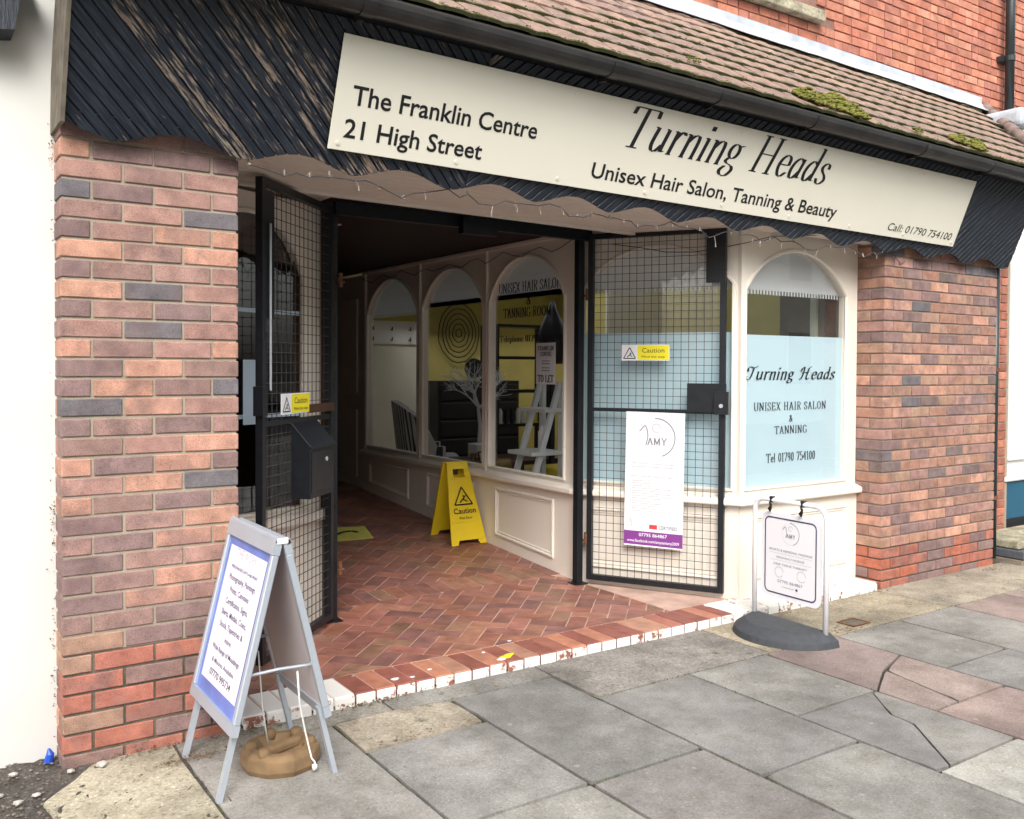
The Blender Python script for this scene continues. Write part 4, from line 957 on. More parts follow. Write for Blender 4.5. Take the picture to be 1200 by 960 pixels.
# window lettering
Lr = lambda X_: X_-3.925
nib('Turning Heads', .92, .085, .145, .05, .28, script=True, mat=M['ink'], parent=sf, mw=mwR, x=Lr(4.00), y=1.445, off=-.0285+.0, gap=.05, ang=.35)
nib('UNISEX HAIR SALON', .73, .052, .13, .05, gap=.07, mat=M['ink'], parent=sf, mw=mwR, x=Lr(4.455), y=1.243, align='C', off=-.0285)
nib('&', None, .045, .15, .05, mat=M['ink'], parent=sf, mw=mwR, x=Lr(4.455), y=1.163, align='C', off=-.0285)
nib('TANNING', .33, .052, .13, .05, gap=.07, mat=M['ink'], parent=sf, mw=mwR, x=Lr(4.455), y=1.085, align='C', off=-.0285)
nib('Tel 01790 754100', .50, .058, .13, .05, gap=.06, mat=M['ink'], parent=sf, mw=mwR, x=Lr(4.46), y=.90, align='C', off=-.0285)
li = lambda y: 4.60-y
nib('UNISEX HAIR SALON', .80, .075, .17, .05, mat=M['ink'], parent=sf, mw=mwI, x=li(1.80), y=2.085, align='C', off=-.0285)
nib('&', None, .07, .22, .06, mat=M['ink'], parent=sf, mw=mwI, x=li(1.80), y=1.985, align='C', off=-.0285)
nib('TANNING ROOM', .62, .072, .20, .055, mat=M['ink'], parent=sf, mw=mwI, x=li(1.83), y=1.895, align='C', off=-.0285)
nib('Telephone 01790 754100', .78, .048, .18, .05, mat=M['ink'], parent=sf, mw=mwI, x=li(1.80), y=1.71, align='C', off=-.0285)

# passage beyond: panelled door wall, ceiling, left bay
dw = thing('panelled_door', 'grey panelled door at the far right of the entrance passage', 'door', (3.39, 5.2, .3))
MB().box(0, .05, -.6, 3.4, -.02, 2.13).build('door_leaf', M['cream'], dw)
for (a, b) in ((.15, .52), (-.42, -.06), (1.0, 1.5), (1.7, 2.2)):
    for z0, z1 in ((.1, .78), (.95, 1.9)):
        bevel(MB().box(-.018, 0, a, b, z0, z1).build('door_panel', M['cream_hi'], dw), .008)
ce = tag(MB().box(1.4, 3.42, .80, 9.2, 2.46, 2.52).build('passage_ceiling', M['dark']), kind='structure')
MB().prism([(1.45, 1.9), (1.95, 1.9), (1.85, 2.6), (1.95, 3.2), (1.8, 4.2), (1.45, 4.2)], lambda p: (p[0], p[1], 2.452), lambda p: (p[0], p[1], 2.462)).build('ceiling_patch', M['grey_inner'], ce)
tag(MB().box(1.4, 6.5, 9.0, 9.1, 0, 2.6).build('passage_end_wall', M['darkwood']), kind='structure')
lb = thing('side_window_bay', 'cream arched window bay behind the left gate', 'shopfront', (.6, .78, 0))
mwL, LL = wall_frame((0, 0), (.91, .40))
mb = MB(); mb.prism([(0, 0), (LL, 0), (LL, .652), (0, .652)], lambda p: (p[0], p[1], -.12), lambda p: (p[0], p[1], .012)); put(mb.mesh('r'), 'stall_riser', M['cream'], lb, mwL, 0)
arch_panel(lb, mwL, LL, .08, LL-.14, .735, 2.02, 2.33, 2.43, name='window_frame')
put(MB().box(0.0, LL+.04, .648, .705, -.1, .06).mesh('s'), 'sill', M['cream_hi'], lb, mwL, 0)
for z in (1.24, 1.80): put(MB().box(.08, LL-.14, z, z+.022, -.026, -.016).mesh('s'), 'glazing_bar', M['paper_blue'], lb, mwL, 0)
put(MB().box(LL-.175, LL-.14, .74, 2.1, -.045, -.03).mesh('s'), 'inner_frame', M['darkwood'], lb, mwL, 0)
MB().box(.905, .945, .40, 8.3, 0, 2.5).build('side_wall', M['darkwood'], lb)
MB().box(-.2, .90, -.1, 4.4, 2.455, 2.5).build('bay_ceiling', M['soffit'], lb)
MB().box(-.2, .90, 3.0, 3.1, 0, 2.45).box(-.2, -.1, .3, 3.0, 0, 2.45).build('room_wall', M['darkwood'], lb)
MB().box(-.2, .90, .45, 3.0, .0, .2).build('room_floor', M['inner_floor'], lb)
tag(put(MB().box(.42, .545, 1.21, 1.55, 0, .001).mesh('n'), 'paper_notice', M['paper_blue'], None, Matrix.Translation((.6, .78, 0)) @ mwL, .004), 'pale blue paper notice taped in the left bay window', 'notice')
# salon interior shell
inn = thing('salon_room', 'salon interior seen through the arched windows with yellow walls', 'room', (3.5, 5.9, 0))
MB().box(-.05, 3.3, 0, .1, 0, 2.6).build('back_wall', M['olive'], inn)
MB().box(.4, 1.2, -.03, -.002, .2, 2.05).build('pale_door', M['palewall'], inn)
hkb = MB().box(.42, 1.18, -.05, -.031, 1.78, 2.02).build('hook_board', M['white'], inn)
for i in range(3):
    for z in (1.83, 1.95): MB().tube([(.55+.24*i, -.05, z), (.55+.24*i, -.09, z-.01), (.55+.24*i, -.09, z+.03)], .008, 5).build('coat_hook', M['charcoal'], hkb)
MB().box(1.2, 1.28, -.04, -.001, .2, 2.1).build('door_post', M['darkwood'], inn)
MB().box(3.2, 3.3, -5.4, 0, 0, 2.6).build('side_wall', M['olive'], inn)
MB().box(-.1, .5, -5.6, .1, 2.52, 2.56).box(3.15, 3.3, -5.6, .1, 2.52, 2.56).box(.5, 3.15, -5.6, -4.1, 2.52, 2.56).box(.5, 3.15, -.5, .1, 2.52, 2.56).build('ceiling', M['white'], inn)
for k in range(4): MB().add([(.5+.6625*k, -4.1, 2.60), (1.15+.6625*k, -4.1, 2.60), (1.15+.6625*k, -.5, 2.60), (.5+.6625*k, -.5, 2.60)], [(0, 1, 2, 3)]).build('added_rooflight', M['glass'], inn)  # unseen glazed ceiling opening, added to let daylight into the salon
MB().box(-.1, 3.3, -4.6, 0, .17, .2).box(.48, 3.3, -5.55, -4.6, .17, .2).build('floor', M['inner_floor'], inn)
MB().box(1.6, 3.3, -5.35, -5.30, 0, 2.5).build('front_wall', M['palewall'], inn)
MB().box(2.4, 3.2, -2.05, -2.0, .2, 2.5).build('partition', M['palewall'], inn)
sp_ = tag(MB().build('x', M['charcoal']) if False else thing('wall_art', 'dark spiral wall ornament on the yellow wall', 'wall art', (5.22, 5.86, 1.93)))
b = MB()
for r in (.04, .09, .14, .19, .24, .29): b.tube([(r*cos(a*pi/10)+random.uniform(-.008, .008), 0, r*1.25*sin(a*pi/10)) for a in range(20)], .0065, 5, closed=True)
b.build('rings', M['charcoal'], sp_)
cb = thing('salon_cabinet', 'low black drawer cabinet against the yellow wall', 'cabinet', (5.0, 5.55, .2))
MB().box(-.25, .9, 0, .3, 0, 1.15).build('carcass', M['charcoal'], cb)
for i in range(5): bevel(MB().box(-.22, .87, -.02, 0, .06+.215*i, .25+.215*i).build('drawer', M['charcoal'], cb), .01)
fig = thing('round_mirror', 'small round black mirror above the cabinet', 'mirror', (5.22, 5.5, 1.50))
MB().tube([(0, 0, -.16), (0, 0, -.10)], .02, 8).build('stem', M['charcoal'], fig)
o = MB().tube([(0, 0, 0), (0, .03, 0)], .12, 20).build('disc', M['charcoal'], fig)
# striped chair
chr_ = thing('armchair', 'striped tub armchair by the second passage window', 'chair', (3.98, 4.30, .2), (0, 0, radians(65)))
chr_.scale = (.92, .92, .98)
def curved_back(mb, r0, r1, h0, h1, a0=-20, a1=200, n=16, lean=.10):
    for i in range(n):
        A = radians(a0+(a1-a0)*i/n); B = radians(a0+(a1-a0)*(i+1)/n)
        def hh_(t): return h0+(h1-h0)*max(0, sin(t))**.6
        vs = []
        for t in (A, B):
            for rr, z in ((r0, .15), (r1, .15), (r1+lean*max(0, sin(t)), hh_(t)), (r0+lean*max(0, sin(t)), hh_(t))): vs.append((rr*cos(t), rr*sin(t), z))
        mb.add(vs, [(0, 1, 2, 3), (4, 7, 6, 5), (0, 4, 5, 1), (1, 5, 6, 2), (2, 6, 7, 3), (3, 7, 4, 0)])
ob = MB(); curved_back(ob, .27, .35, .55, 1.0); ob.build('backrest', M['stripe'], chr_)
bevel(MB().box(-.27, .27, -.30, .24, .16, .44).build('seat', M['stripe'], chr_), .04, 2)
for sx in (-.22, .22):
    for sy in (-.24, .2): MB().tube([(sx, sy, 0), (sx, sy, .17)], [.015, .022], 8).build('leg', M['darkwood'], chr_)
tb = thing('coffee_table', 'low dark wooden table holding the white tree', 'table', (4.15, 3.45, .2))
bevel(MB().box(-.3, .55, -.35, .3, .42, .46).build('table_top', M['darkwood'], tb), .005)
for sx in (-.26, .51):
    for sy in (-.31, .26): MB().box(sx-.025, sx+.025, sy-.025, sy+.025, 0, .42).build('leg', M['darkwood'], tb)
ft = thing('coffee_cups', 'cluster of small cups and ornaments on the low table', 'ornaments', (4.0, 3.35, .66))
for i in range(7):
    a = random.uniform(-.16, .1); c_ = random.uniform(-.2, .1); MB().tube([(a, c_, 0), (a, c_, .07)], [.025, .033], 10).build('cup', M[random.choice(['rust', 'white', 'brown_block'])], ft)
tr = thing('twig_tree', 'white decorative twig tree in a pot behind the window', 'ornamental tree', (4.10, 3.6, .66))
bevel(MB().box(-.08, .08, -.08, .08, 0, .13).build('pot', M['white'], tr), .006)
def twig(mb, p, d, L, r, lv):
    q = p+d*L; mid = p+d*L*.5+Vector((random.uniform(-1, 1), random.uniform(-1, 1), random.uniform(-1, 1)))*L*.08
    mb.tube([p, mid, q], [r, r*.85, r*.7], 5, cap=False)
    if lv == 0: return
    for _ in range(3 if lv > 1 else 2):
        nd = (d+Vector((random.uniform(-1, 1), random.uniform(-.6, .6), random.uniform(-.45, .6)))*.85).normalized()
        twig(mb, q if random.random() < .6 else mid, nd, L*random.uniform(.62, .85), r*.62, lv-1)
random.seed(4)
tm_ = MB(); b2 = MB()
tm_.tube([(0, 0, .1), (.01, 0, .3), (-.01, 0, .46), (0, 0, .50)], [.022, .018, .017, .016], 7); tm_.build('trunk', M['twig'], tr)
for k in range(5):
    an = k*2*pi/5+.3; twig(b2, Vector((0, 0, .46)), Vector((cos(an)*.75, sin(an)*.4, .75)).normalized(), .17, .011, 4)
tag(b2.build('branches', M['twig'], tr), kind=None)
# ladder shelf, notice
ld = thing('ladder_shelf', 'white A-frame ladder shelf standing in the nearest passage window', 'shelf', (3.90, 2.20, .2))
b = MB(); b.bar((.02, -.13, .0), (.02, -.13, 1.20), .035, .05).bar((.02, .13, .0), (.02, .13, 1.20), .035, .05); b.build('upright', M['white'], ld)
b = MB(); b.bar((-.28, -.13, .35), (.0, -.13, 1.20), .03, .045).bar((-.28, .13, .35), (.0, .13, 1.20), .03, .045); b.bar((-.28, -.13, .35), (-.35, -.13, .1), .03, .045); b.build('sloping_leg', M['white'], ld)
for z, x in ((.62, -.30), (.96, -.18)): bevel(MB().box(x, .02, -.17, .17, z, z+.03).build('shelf_board', M['white'], ld), .003)
bo = thing('bottle', 'white bottle on the lower ladder shelf', 'bottle', (3.80, 2.18, .851))
MB().tube([(0, 0, 0), (0, 0, .15), (0, 0, .17), (0, 0, .20)], [.028, .028, .012, .012], 12).build('body', M['white'], bo, smooth=True)
nt_ = thing('to_let_notice', 'white TO LET notice on the glass above the ladder shelf', 'notice', (3.40, 1.58, 1.55))
mwn = Tz.inverted() @ mwI; off = Matrix.Translation((-3.40, -1.58, -1.55))
nm = off @ mwn @ Matrix.Translation((li(1.585), 1.395, -.027))
put(rect_mesh(-.12, .12, 0, .30), 'sheet', M['paper'], nt_, nm, -.005)
nib('FRANKLIN', .19, .032, .22, .05, mat=M['ink'], parent=nt_, mw=nm, x=0, y=.245, align='C', off=-.004)
nib('CENTRE', .14, .030, .22, .05, mat=M['ink'], parent=nt_, mw=nm, x=0, y=.205, align='C', off=-.004) if 'C' in GL else None
nib('TO LET', .20, .052, .24, .06, mat=M['ink'], parent=nt_, mw=nm, x=0, y=.015, align='C', off=-.004)
for y in (.165, .145, .115, .095): put(rect_mesh(-.05, .05, y, y+.007), 'small_print', M['ink_soft'], nt_, nm, -.004)
# black hanging dress form and dark shelving deeper in the salon
df = thing('hooded_hairdryer', 'tall black hood shape standing in the salon behind the nearest window', 'hairdryer', (4.55, 3.05, .2))
MB().tube([(0, 0, 0), (0, 0, 1.3)], .03, 8).build('stand', M['charcoal'], df)
MB().tube([(0, 0, 1.35), (0, 0, 1.42), (0, 0, 1.62), (0, 0, 1.75), (0, 0, 1.85), (0, 0, 1.93)], [.11, .15, .14, .09, .04, .02], 16).build('hood', M['charcoal'], df, smooth=True)
MB().tube([(0, 0, 0), (0, 0, .05)], .25, 14).build('base', M['charcoal'], df)
sh = thing('salon_shelves', 'dark shelving unit with bottles in the salon', 'shelves', (4.6, 4.2, .2))
for sx in (0, .7): MB().box(sx-.02, sx+.02, -.15, .15, 0, 1.75).build('side', M['charcoal'], sh)
for z in (.35, .7, 1.05, 1.4, 1.73): MB().box(0, .7, -.15, .15, z, z+.03).build('shelf_board', M['charcoal'], sh)
for i in range(8):
    bt = thing('product_bottle', 'small product bottle on the dark salon shelves', 'bottle', (4.68+.075*i, 4.12, .93), group='bottles on the salon shelves')
    MB().tube([(0, 0, 0), (0, 0, .12), (0, 0, .16)], [.025, .025, .012], 8).build('body', M[random.choice(['white', 'rust', 'yellow', 'charcoal'])], bt)
yc = thing('salon_stool', 'yellow seated stool low in the nearest passage window', 'stool', (4.2, 2.4, .2))
bevel(MB().box(-.2, .25, -.2, .2, .42, .48).build('seat', M['yellow'], yc), .01)
for sx in (-.17, .22):
    for sy in (-.17, .17): MB().box(sx-.02, sx+.02, sy-.02, sy+.02, 0, .42).build('leg', M['yellow'], yc)

# ================================================================== GATES
def gate(name, label, H, F, z0, z1, zm, plate_top, lock):
    """H hinge plan point, F free end; local x from hinge to free end"""
    g = thing(name, label, 'gate', (H[0], H[1], 0)); d = Vector((F[0]-H[0], F[1]-H[1], 0)); L = d.length; mw = frame((0, 0, 0), d, (0, 0, 1)); t = .036
    put(MB().box(0, t, z0, z1, -t/2, t/2).mesh('a'), 'hinge_stile', M['black_metal'], g, mw, 0)
    put(MB().box(L-t, L, z0, z1, -t/2, t/2).mesh('a'), 'lock_stile', M['black_metal'], g, mw, 0)
    for nm, z in (('bottom_rail', z0), ('top_rail', z1-t), ('middle_rail', zm)):
        tt = t if nm != 'middle_rail' else .024
        put(MB().box(t, L-t, z, z+tt, -tt/2, tt/2).mesh('a'), nm, M['black_metal'], g, mw, 0)
    n = int((L-2*t)/.0495); sx = (L-2*t)/n
    hw = .0016
    wv_ = MB(); wv_.box(-hw, hw, z0+t, z1-t, .002, .002+2*hw); wm = wv_.mesh('wire', M['wire'])
    for i in range(1, n):
        o = link(bpy.data.objects.new('wire', wm), g); o.matrix_local = mw @ Matrix.Translation((t+sx*i, 0, 0))
    wh = MB().box(t, L-t, -hw, hw, -.0045, -.0005).mesh('wire', M['wire']); z = z0+t+.05
    while z < z1-t-.02:
        o = link(bpy.data.objects.new('wire', wh), g); o.matrix_local = mw @ Matrix.Translation((0, z, 0)); z += .0505
    return g, mw, L
gR, mgR, LgR = gate('security_gate', 'black wire mesh gate folded back against the right-hand shop window', (3.375, 1.06), (3.845, .265), .085, 2.415, 1.225, 0, 0)
put(MB().box(LgR-.125, LgR-.036, 2.06, 2.38, -.004, .006).mesh('a'), 'closing_plate', M['black_metal'], gR, mgR, .012)
put(MB().box(LgR-.24, LgR+.004, 1.235, 1.42, -.02, .02).mesh('a'), 'lock_box', M['black_metal'], gR, mgR, .004)
put(MB().box(LgR-.06, LgR+.03, 1.225, 1.37, .024, .05).mesh('a'), 'lock_case', M['black_metal'], gR, mgR, .002)
put(MB().tube([(LgR-.015, 1.28, .05), (LgR-.015, 1.28, .056)], .013, 12).mesh('a'), 'lock_barrel', M['alu'], gR, mgR, .002)
gL, mgL, LgL = gate('security_gate', 'black wire mesh gate carrying a letter box, swung open behind the A-board', (1.535, 1.095), (.92, .50), .085, 2.415, 1.225, 0, 0)
# this gate is seen from its other side: local +z points away from the camera, so plates use negative offsets
put(MB().box(LgL-.125, LgL-.036, 1.75, 2.36, -.006, .004).mesh('a'), 'closing_plate', M['black_metal'], gL, mgL, -.012)
put(MB().tube([(LgL-.06, 1.4, -.03), (LgL-.06, 2.2, -.03)], .006, 8).mesh('a'), 'bolt_rod', M['alu'], gL, mgL, 0)
put(MB().box(LgL-.03, LgL+.02, 1.28, 1.42, -.03, .02).mesh('a'), 'lock_case', M['black_metal'], gL, mgL, 0)
put(MB().box(.02, .34, 1.27, 1.315, -.03, -.012).mesh('a'), 'wooden_strip', M['darkwood'], gL, mgL, 0)
# posts and beam
for nm, lab, x, y in (('gate_post', 'black gate post standing between the passage window and the right mesh gate', 3.325, 1.10), ('gate_post', 'black post holding the left mesh gate near the letter box', 1.565, 1.15)):
    gp = thing(nm, lab, 'post', (x, y, .05))
    MB().box(-.024, .024, -.024, .024, 0, 2.36).build('shaft', M['black_metal'], gp); MB().box(-.05, .05, -.05, .05, 0, .008).build('foot_plate', M['black_metal'], gp)
    for z in (.30, 1.95): MB().tube([(.02, -.03, z), (.06, -.045, z)], .008, 8).tube([(.035, -.04, z-.03), (.035, -.04, z+.05)], .012, 8).build('hinge', M['rust'], gp)
gb = tag(MB().box(1.55, 3.40, 1.06, 1.11, 2.375, 2.45).build('gate_beam', M['black_metal']), 'black steel beam spanning the entrance above the gates', 'beam')
MB().box(2.35, 2.60, 1.0, 1.055, 2.33, 2.44).build('beam_bracket', M['black_metal'], gb)
# letter box on the left gate
lbx = thing('letter_box', 'black steel letter box hung on the left mesh gate', 'letter box', (1.535, 1.095, 0))
xa, xb = .225, .53
body = MB(); sec = [(0, .84), (.105, .84), (.105, 1.105), (.0, 1.225)]
body.prism(sec, lambda p: (xa, p[1], -p[0]-.01), lambda p: (xb, p[1], -p[0]-.01)); bevel(put(body.mesh('a'), 'box_body', M['black_metal'], lbx, mgL, 0), .004)
bevel(put(MB().box(xa+.012, xb-.012, .87, 1.08, -.119, -.1155).mesh('a'), 'front_door', M['black_metal'], lbx, mgL, 0), .001)
bevel(put(MB().add([], []).prism([(-.006, 1.232), (-.125, 1.10), (-.125, 1.092), (-.006, 1.222)], lambda p: (xa-.008, p[1]+.004, p[0]), lambda p: (xb+.008, p[1]+.004, p[0])).mesh('a'), 'lid', M['black_metal'], lbx, mgL, 0), .002)
put(MB().tube([(xa+.11, 1.03, -.119), (xa+.11, 1.03, -.124)], .012, 12).mesh('a'), 'lock', M['alu'], lbx, mgL, 0)
# signs on the gates. Left gate faces the other way: build a flipped frame
dL = Vector((1.535-.92, 1.095-.50, 0)); fmw = frame((.92, .50, 0), dL, (0, 0, 1))     # x from free end to hinge, z toward the camera
def caution_plate(mw, x0, y0, w, h, label, second='Mind the step'):
    t = thing('caution_sign', label, 'sign', tuple((mw @ Vector((x0, y0, 0)))))
    inv = Matrix.Translation(-(mw @ Vector((x0, y0, 0)))) @ mw
    put(MB().box(x0, x0+w, y0, y0+h, -.003, 0).mesh('a'), 'plate', M['paper'], t, inv, 0)
    put(rect_mesh(x0+w*.34, x0+w-.004, y0+.005, y0+h-.005), 'yellow_field', M['yellow_print'], t, inv, .0012)
    slip_triangle(t, inv, x0+w*.17, y0+h*.14, h*.78, M['ink'], .002)
    text('Caution', M['ink'], t, inv, x0+w*.665, y0+h*.50, w*.46, h*.30, 'C', off=.002)
    text(second, M['ink'], t, inv, x0+w*.665, y0+h*.18, w*.48, h*.14, 'C', off=.002)
    return t
caution_plate(fmw @ Matrix.Translation((0, 0, .022)), .19, 1.275, .335, .105, 'small caution sign on the left gate above the letter box')
mgRa = Matrix.Translation((3.375, 1.06, 0)) @ mgR
caution_plate(mgRa @ Matrix.Translation((0, 0, .016)), .24, 1.565, .325, .105, 'small yellow and white caution sign wired to the upper half of the right gate')
# poster on the right gate
def amy_logo(t, mw, cx, cy, r, m, off=.002):
    put(ring_mesh(r, r*.05, -70, 95), 'logo', m, t, mw @ Matrix.Translation((cx, cy, 0)), off)
    put(ring_mesh(r, r*.02, 120, 290), 'logo', M['ink_pale'], t, mw @ Matrix.Translation((cx, cy, 0)), off)
    put(line_mesh(cr([(cx-r*.9, cy+r*.3), (cx-r*.6, cy+r*.6), (cx-r*.45, cy+r*.1), (cx-r*.55, cy-r*.4)]), r*.05), 'logo', m, t, mw, off)
    put(ring_mesh(r*.22, r*.05, 0, 300, 16), 'logo', M['ink_pale'], t, mw @ Matrix.Translation((cx, cy+r*.5, 0)), off)
    nib('AMY', r*1.05, r*.36, .16, .05, mat=m, parent=t, mw=mw, x=cx+r*.05, y=cy-r*.38, align='C', off=off+.0003)
pw, ph = .395, .885
pm = mgRa @ Matrix.Translation((.268, .345, .026)) @ Matrix.Rotation(-.012, 4, 'Z')
po = thing('massage_poster', 'tall white poster with purple foot strip tied to the right gate', 'poster', tuple(pm @ Vector((0, 0, 0))))
pi_ = Matrix.Translation(-(pm @ Vector((0, 0, 0)))) @ pm
put(MB().box(0, pw, 0, ph, -.003, 0).mesh('a'), 'board', M['paper'], po, pi_, 0)
put(rect_mesh(0, pw, .01, .10), 'purple_strip', M['purple'], po, pi_, .001)
text('07795 864867', M['paper'], po, pi_, pw/2, .067, .19, .022, 'C', off=.002, bold=.01)
text('www.facebook.com/amysantony2009', M['paper'], po, pi_, pw/2, .028, .35, .019, 'C', off=.002, bold=.01)
text('CERTIFIED', M['ink_soft'], po, pi_, .235, .122, .125, .024, off=.002, bold=.015); put(rect_mesh(.172, .225, .120, .148), 'badge', M['redp'], po, pi_, .0015)
amy_logo(po, pi_, pw/2+.01, .72, .125, M['ink_soft'])
put(line_mesh(cr([(.05, .19), (.042, .165), (.055, .15), (.045, .125)]), .003), 'logo', M['ink_soft'], po, pi_, .0015)
random.seed(2)
for y, a, b in [(.545, .05, .34), (.523, .04, .355), (.46, .04, .33)]+[(.43-.0165*i, .05, .05+random.choice([.12, .2, .26, .16])) for i in range(13)]:
    text('sports and remedial massage injury rehab'[:int((b-a)*100)], M['ink_soft'], po, pi_, a, y, b-a, .008, off=.0015, name='small_print')
# ================================================================== FLOOR SIGN (folded yellow board)
cs = thing('wet_floor_sign', 'yellow folding caution wet floor board standing in the passage', 'floor sign', (3.19, 2.50, floor_z(2.5)))
def leaf_poly(t):  # outline with feet and handle frame, local x across, y up the leaf
    return [(-.16, 0), (-.10, 0), (-.085, .03), (.085, .03), (.10, 0), (.16, 0), (.095, .62), (-.095, .62)]
def leaf(parent, foot, top, name):
    foot = Vector(foot); top = Vector(top); mw = frame(foot, (1, 0, 0), top-foot); H = (top-foot).length; k = H/.62
    mb = MB(); A = lambda p: (p[0], p[1]*k, -.012); B = lambda p: (p[0], p[1]*k, 0)
    xw = lambda y: .16-.065*y/.62
    for pl in ([(-.16, 0), (-.10, 0), (-.085, .035), (-xw(.035), .035)], [(.10, 0), (.16, 0), (xw(.035), .035), (.085, .035)], [(-xw(.035), .035), (xw(.035), .035), (xw(.51), .51), (-xw(.51), .51)],
               [(-xw(.51), .51), (-.05, .51), (-.05, .575), (-xw(.575), .575)], [(.05, .51), (xw(.51), .51), (xw(.575), .575), (.05, .575)], [(-xw(.575), .575), (xw(.575), .575), (xw(.625), .625), (-xw(.625), .625)]): mb.prism(pl, A, B)
    for y in (.17, .50): mb.box(-xw(y)+.01, xw(y)-.01, (y-.004)*k, (y+.004)*k, 0, .003)
    o = put(mb.mesh(name), name, M['yellow'], parent, mw, 0); return mw, o
mf, o1 = leaf(cs, (0, -.22, -.012), (0.0, -.02, .605), 'front_leaf'); bevel(o1, .002)
mk, o2 = leaf(cs, (.035, .17, .012), (-.01, .02, .605), 'back_leaf')
MB().tube([(-.1, 0, .605), (.1, 0, .605)], .012, 8).build('hinge', M['yellow'], cs)
slip_triangle(o1, mf, 0, .315, .16, M['ink'], .005)
text('Caution', M['ink'], o1, mf, 0, .245, .20, .045, 'C', off=.005, bold=.01)
text('Wet Floor', M['ink'], o1, mf, 0, .20, .12, .022, 'C', off=.005)
# yellow sticker on the floor
fs = thing('floor_sticker', 'faded yellow sticker with dark figure flat on the passage floor', 'floor sticker', (2.5, 3.0, floor_z(3.0)+.006), (.0699, 0, 0))
put(MB().prism([(-.27, -.22), (.10, -.24), (.20, .14), (-.12, .22)], lambda p: (p[0], p[1], -.003), lambda p: (p[0], p[1], .0)).mesh('a'), 'sheet', M['floor_sticker'], fs, Matrix.Identity(4), 0)
put(line_mesh([(-.16, -.06), (-.05, .02), (.03, .03), (.06, -.04)], .04), 'figure', M['ink'], fs, Matrix.Identity(4), .002)
# ================================================================== A-BOARD
ab = thing('a_board', 'aluminium A-board with lilac and blue poster standing before the left pier', 'A-board', (.625, -.365, 0))
RZ = .895; HW = .265
def ab_leaf(side):
    foot = Vector((side*.228, 0, 0)); top = Vector((side*.012, 0, RZ)); up = (top-foot).normalized(); L = (top-foot).length
    ux = Vector((0, 1 if side > 0 else -1, 0)); mw = frame(foot, ux, up)      # outward normal
    lf = link(bpy.data.objects.new('leaf', None), ab)
    for s in (-1, 1):
        put(MB().box(s*(HW-.045)-.013, s*(HW-.045)+.013, 0, .27, -.022, -.004).mesh('a'), 'leg', M['alu'], lf, mw, 0)
    put(MB().box(-HW, HW, .235, .275, -.012, .014).mesh('a'), 'frame_rail', M['alu'], lf, mw, 0); put(MB().box(-HW, HW, L-.05, L, -.012, .016).mesh('a'), 'frame_rail', M['alu'], lf, mw, 0)
    for s in (-1, 1): bevel(put(MB().box(min(s*HW, s*(HW-.026)), max(s*HW, s*(HW-.026)), .275, L-.05, -.012, .014).mesh('a'), 'frame_side', M['alu'], lf, mw, 0), .004)
    put(MB().box(-HW+.026, HW-.026, .275, L-.05, -.006, 0).mesh('a'), 'back_panel', M['grey_inner'], lf, mw, 0)
    put(rect_mesh(-HW+.026, HW-.026, .275, L-.05), 'poster_border', M['blueposter'], lf, mw, .002)
    put(rect_mesh(-HW+.055, HW-.06, .325, L-.085), 'poster_sheet', M['lilac'], lf, mw, .003)
    return mw, lf, L
mwA, lfA, LA = ab_leaf(-1); mwB, lfB, LB = ab_leaf(1)
lines = [('THE WORKS', .775, .25, .035, 'ink_pale'), ('PERSONALISED GIFTS AND PRINT', .695, .30, .012, 'navy'), ('Photography, Paintings', .640, .30, .022, 'navy'), ('Prints, Canvases', .592, .22, .022, 'navy'), ('Certificates, Signs,', .547, .26, .022, 'navy'), ('Shirts, Medals, Coins,', .502, .29, .022, 'navy'),
         ('Stock, Tapestries &', .457, .27, .022, 'navy'), ('more.', .447-.03, .08, .02, 'navy'), ('Wide Range of Mouldings', .388, .32, .02, 'navy'), ('& Mounts Available', .362, .26, .018, 'navy'), ('07770 995734', .345-.012, .25, .026, 'ink')]
n = len(lines)
for i, (s, y, w, h, m_) in enumerate(lines):
    yy = .80-(i)*.0445
    if i == n-1: yy -= .004
    text(s, M[m_], lfA, mwA, 0, yy, w, h, 'C', off=.004, bold=.006)
MB().tube([(-.012, -HW, RZ+.005), (-.012, HW, RZ+.005)], .014, 10).tube([(.02, -HW, RZ-.002), (.02, HW, RZ-.002)], .012, 10).build('ridge_hinge', M['alu'], ab)
for s in (-.22, .22): MB().tube([(-.128, s, .42), (0, s, .425), (.128, s, .42)], .006, 6).build('stay', M['alu'], ab)
bevel(MB().box(-.02, .02, -HW-.004, -HW+.004, RZ-.01, RZ+.012).build('end_cap', M['white'], ab), .002)
# white ties from the stay down to the weight
ti = thing('white_tie', 'white cord tying the A-board down to the brown weight', 'cord', (.7, -.4, 0))
MB().tube([(-.06, .08, .42), (-.05, .06, .2), (-.03, .05, .05)], .003, 6).tube([(-.01, -.20, .41), (.01, -.17, .28), (.04, -.15, .16), (.07, -.135, .05), (.08, -.145, .035), (.075, -.15, .01)], .0035, 6).box(.068, .084, -.158, -.142, .01, .03).build('cord', M['white'], ti, smooth=True)
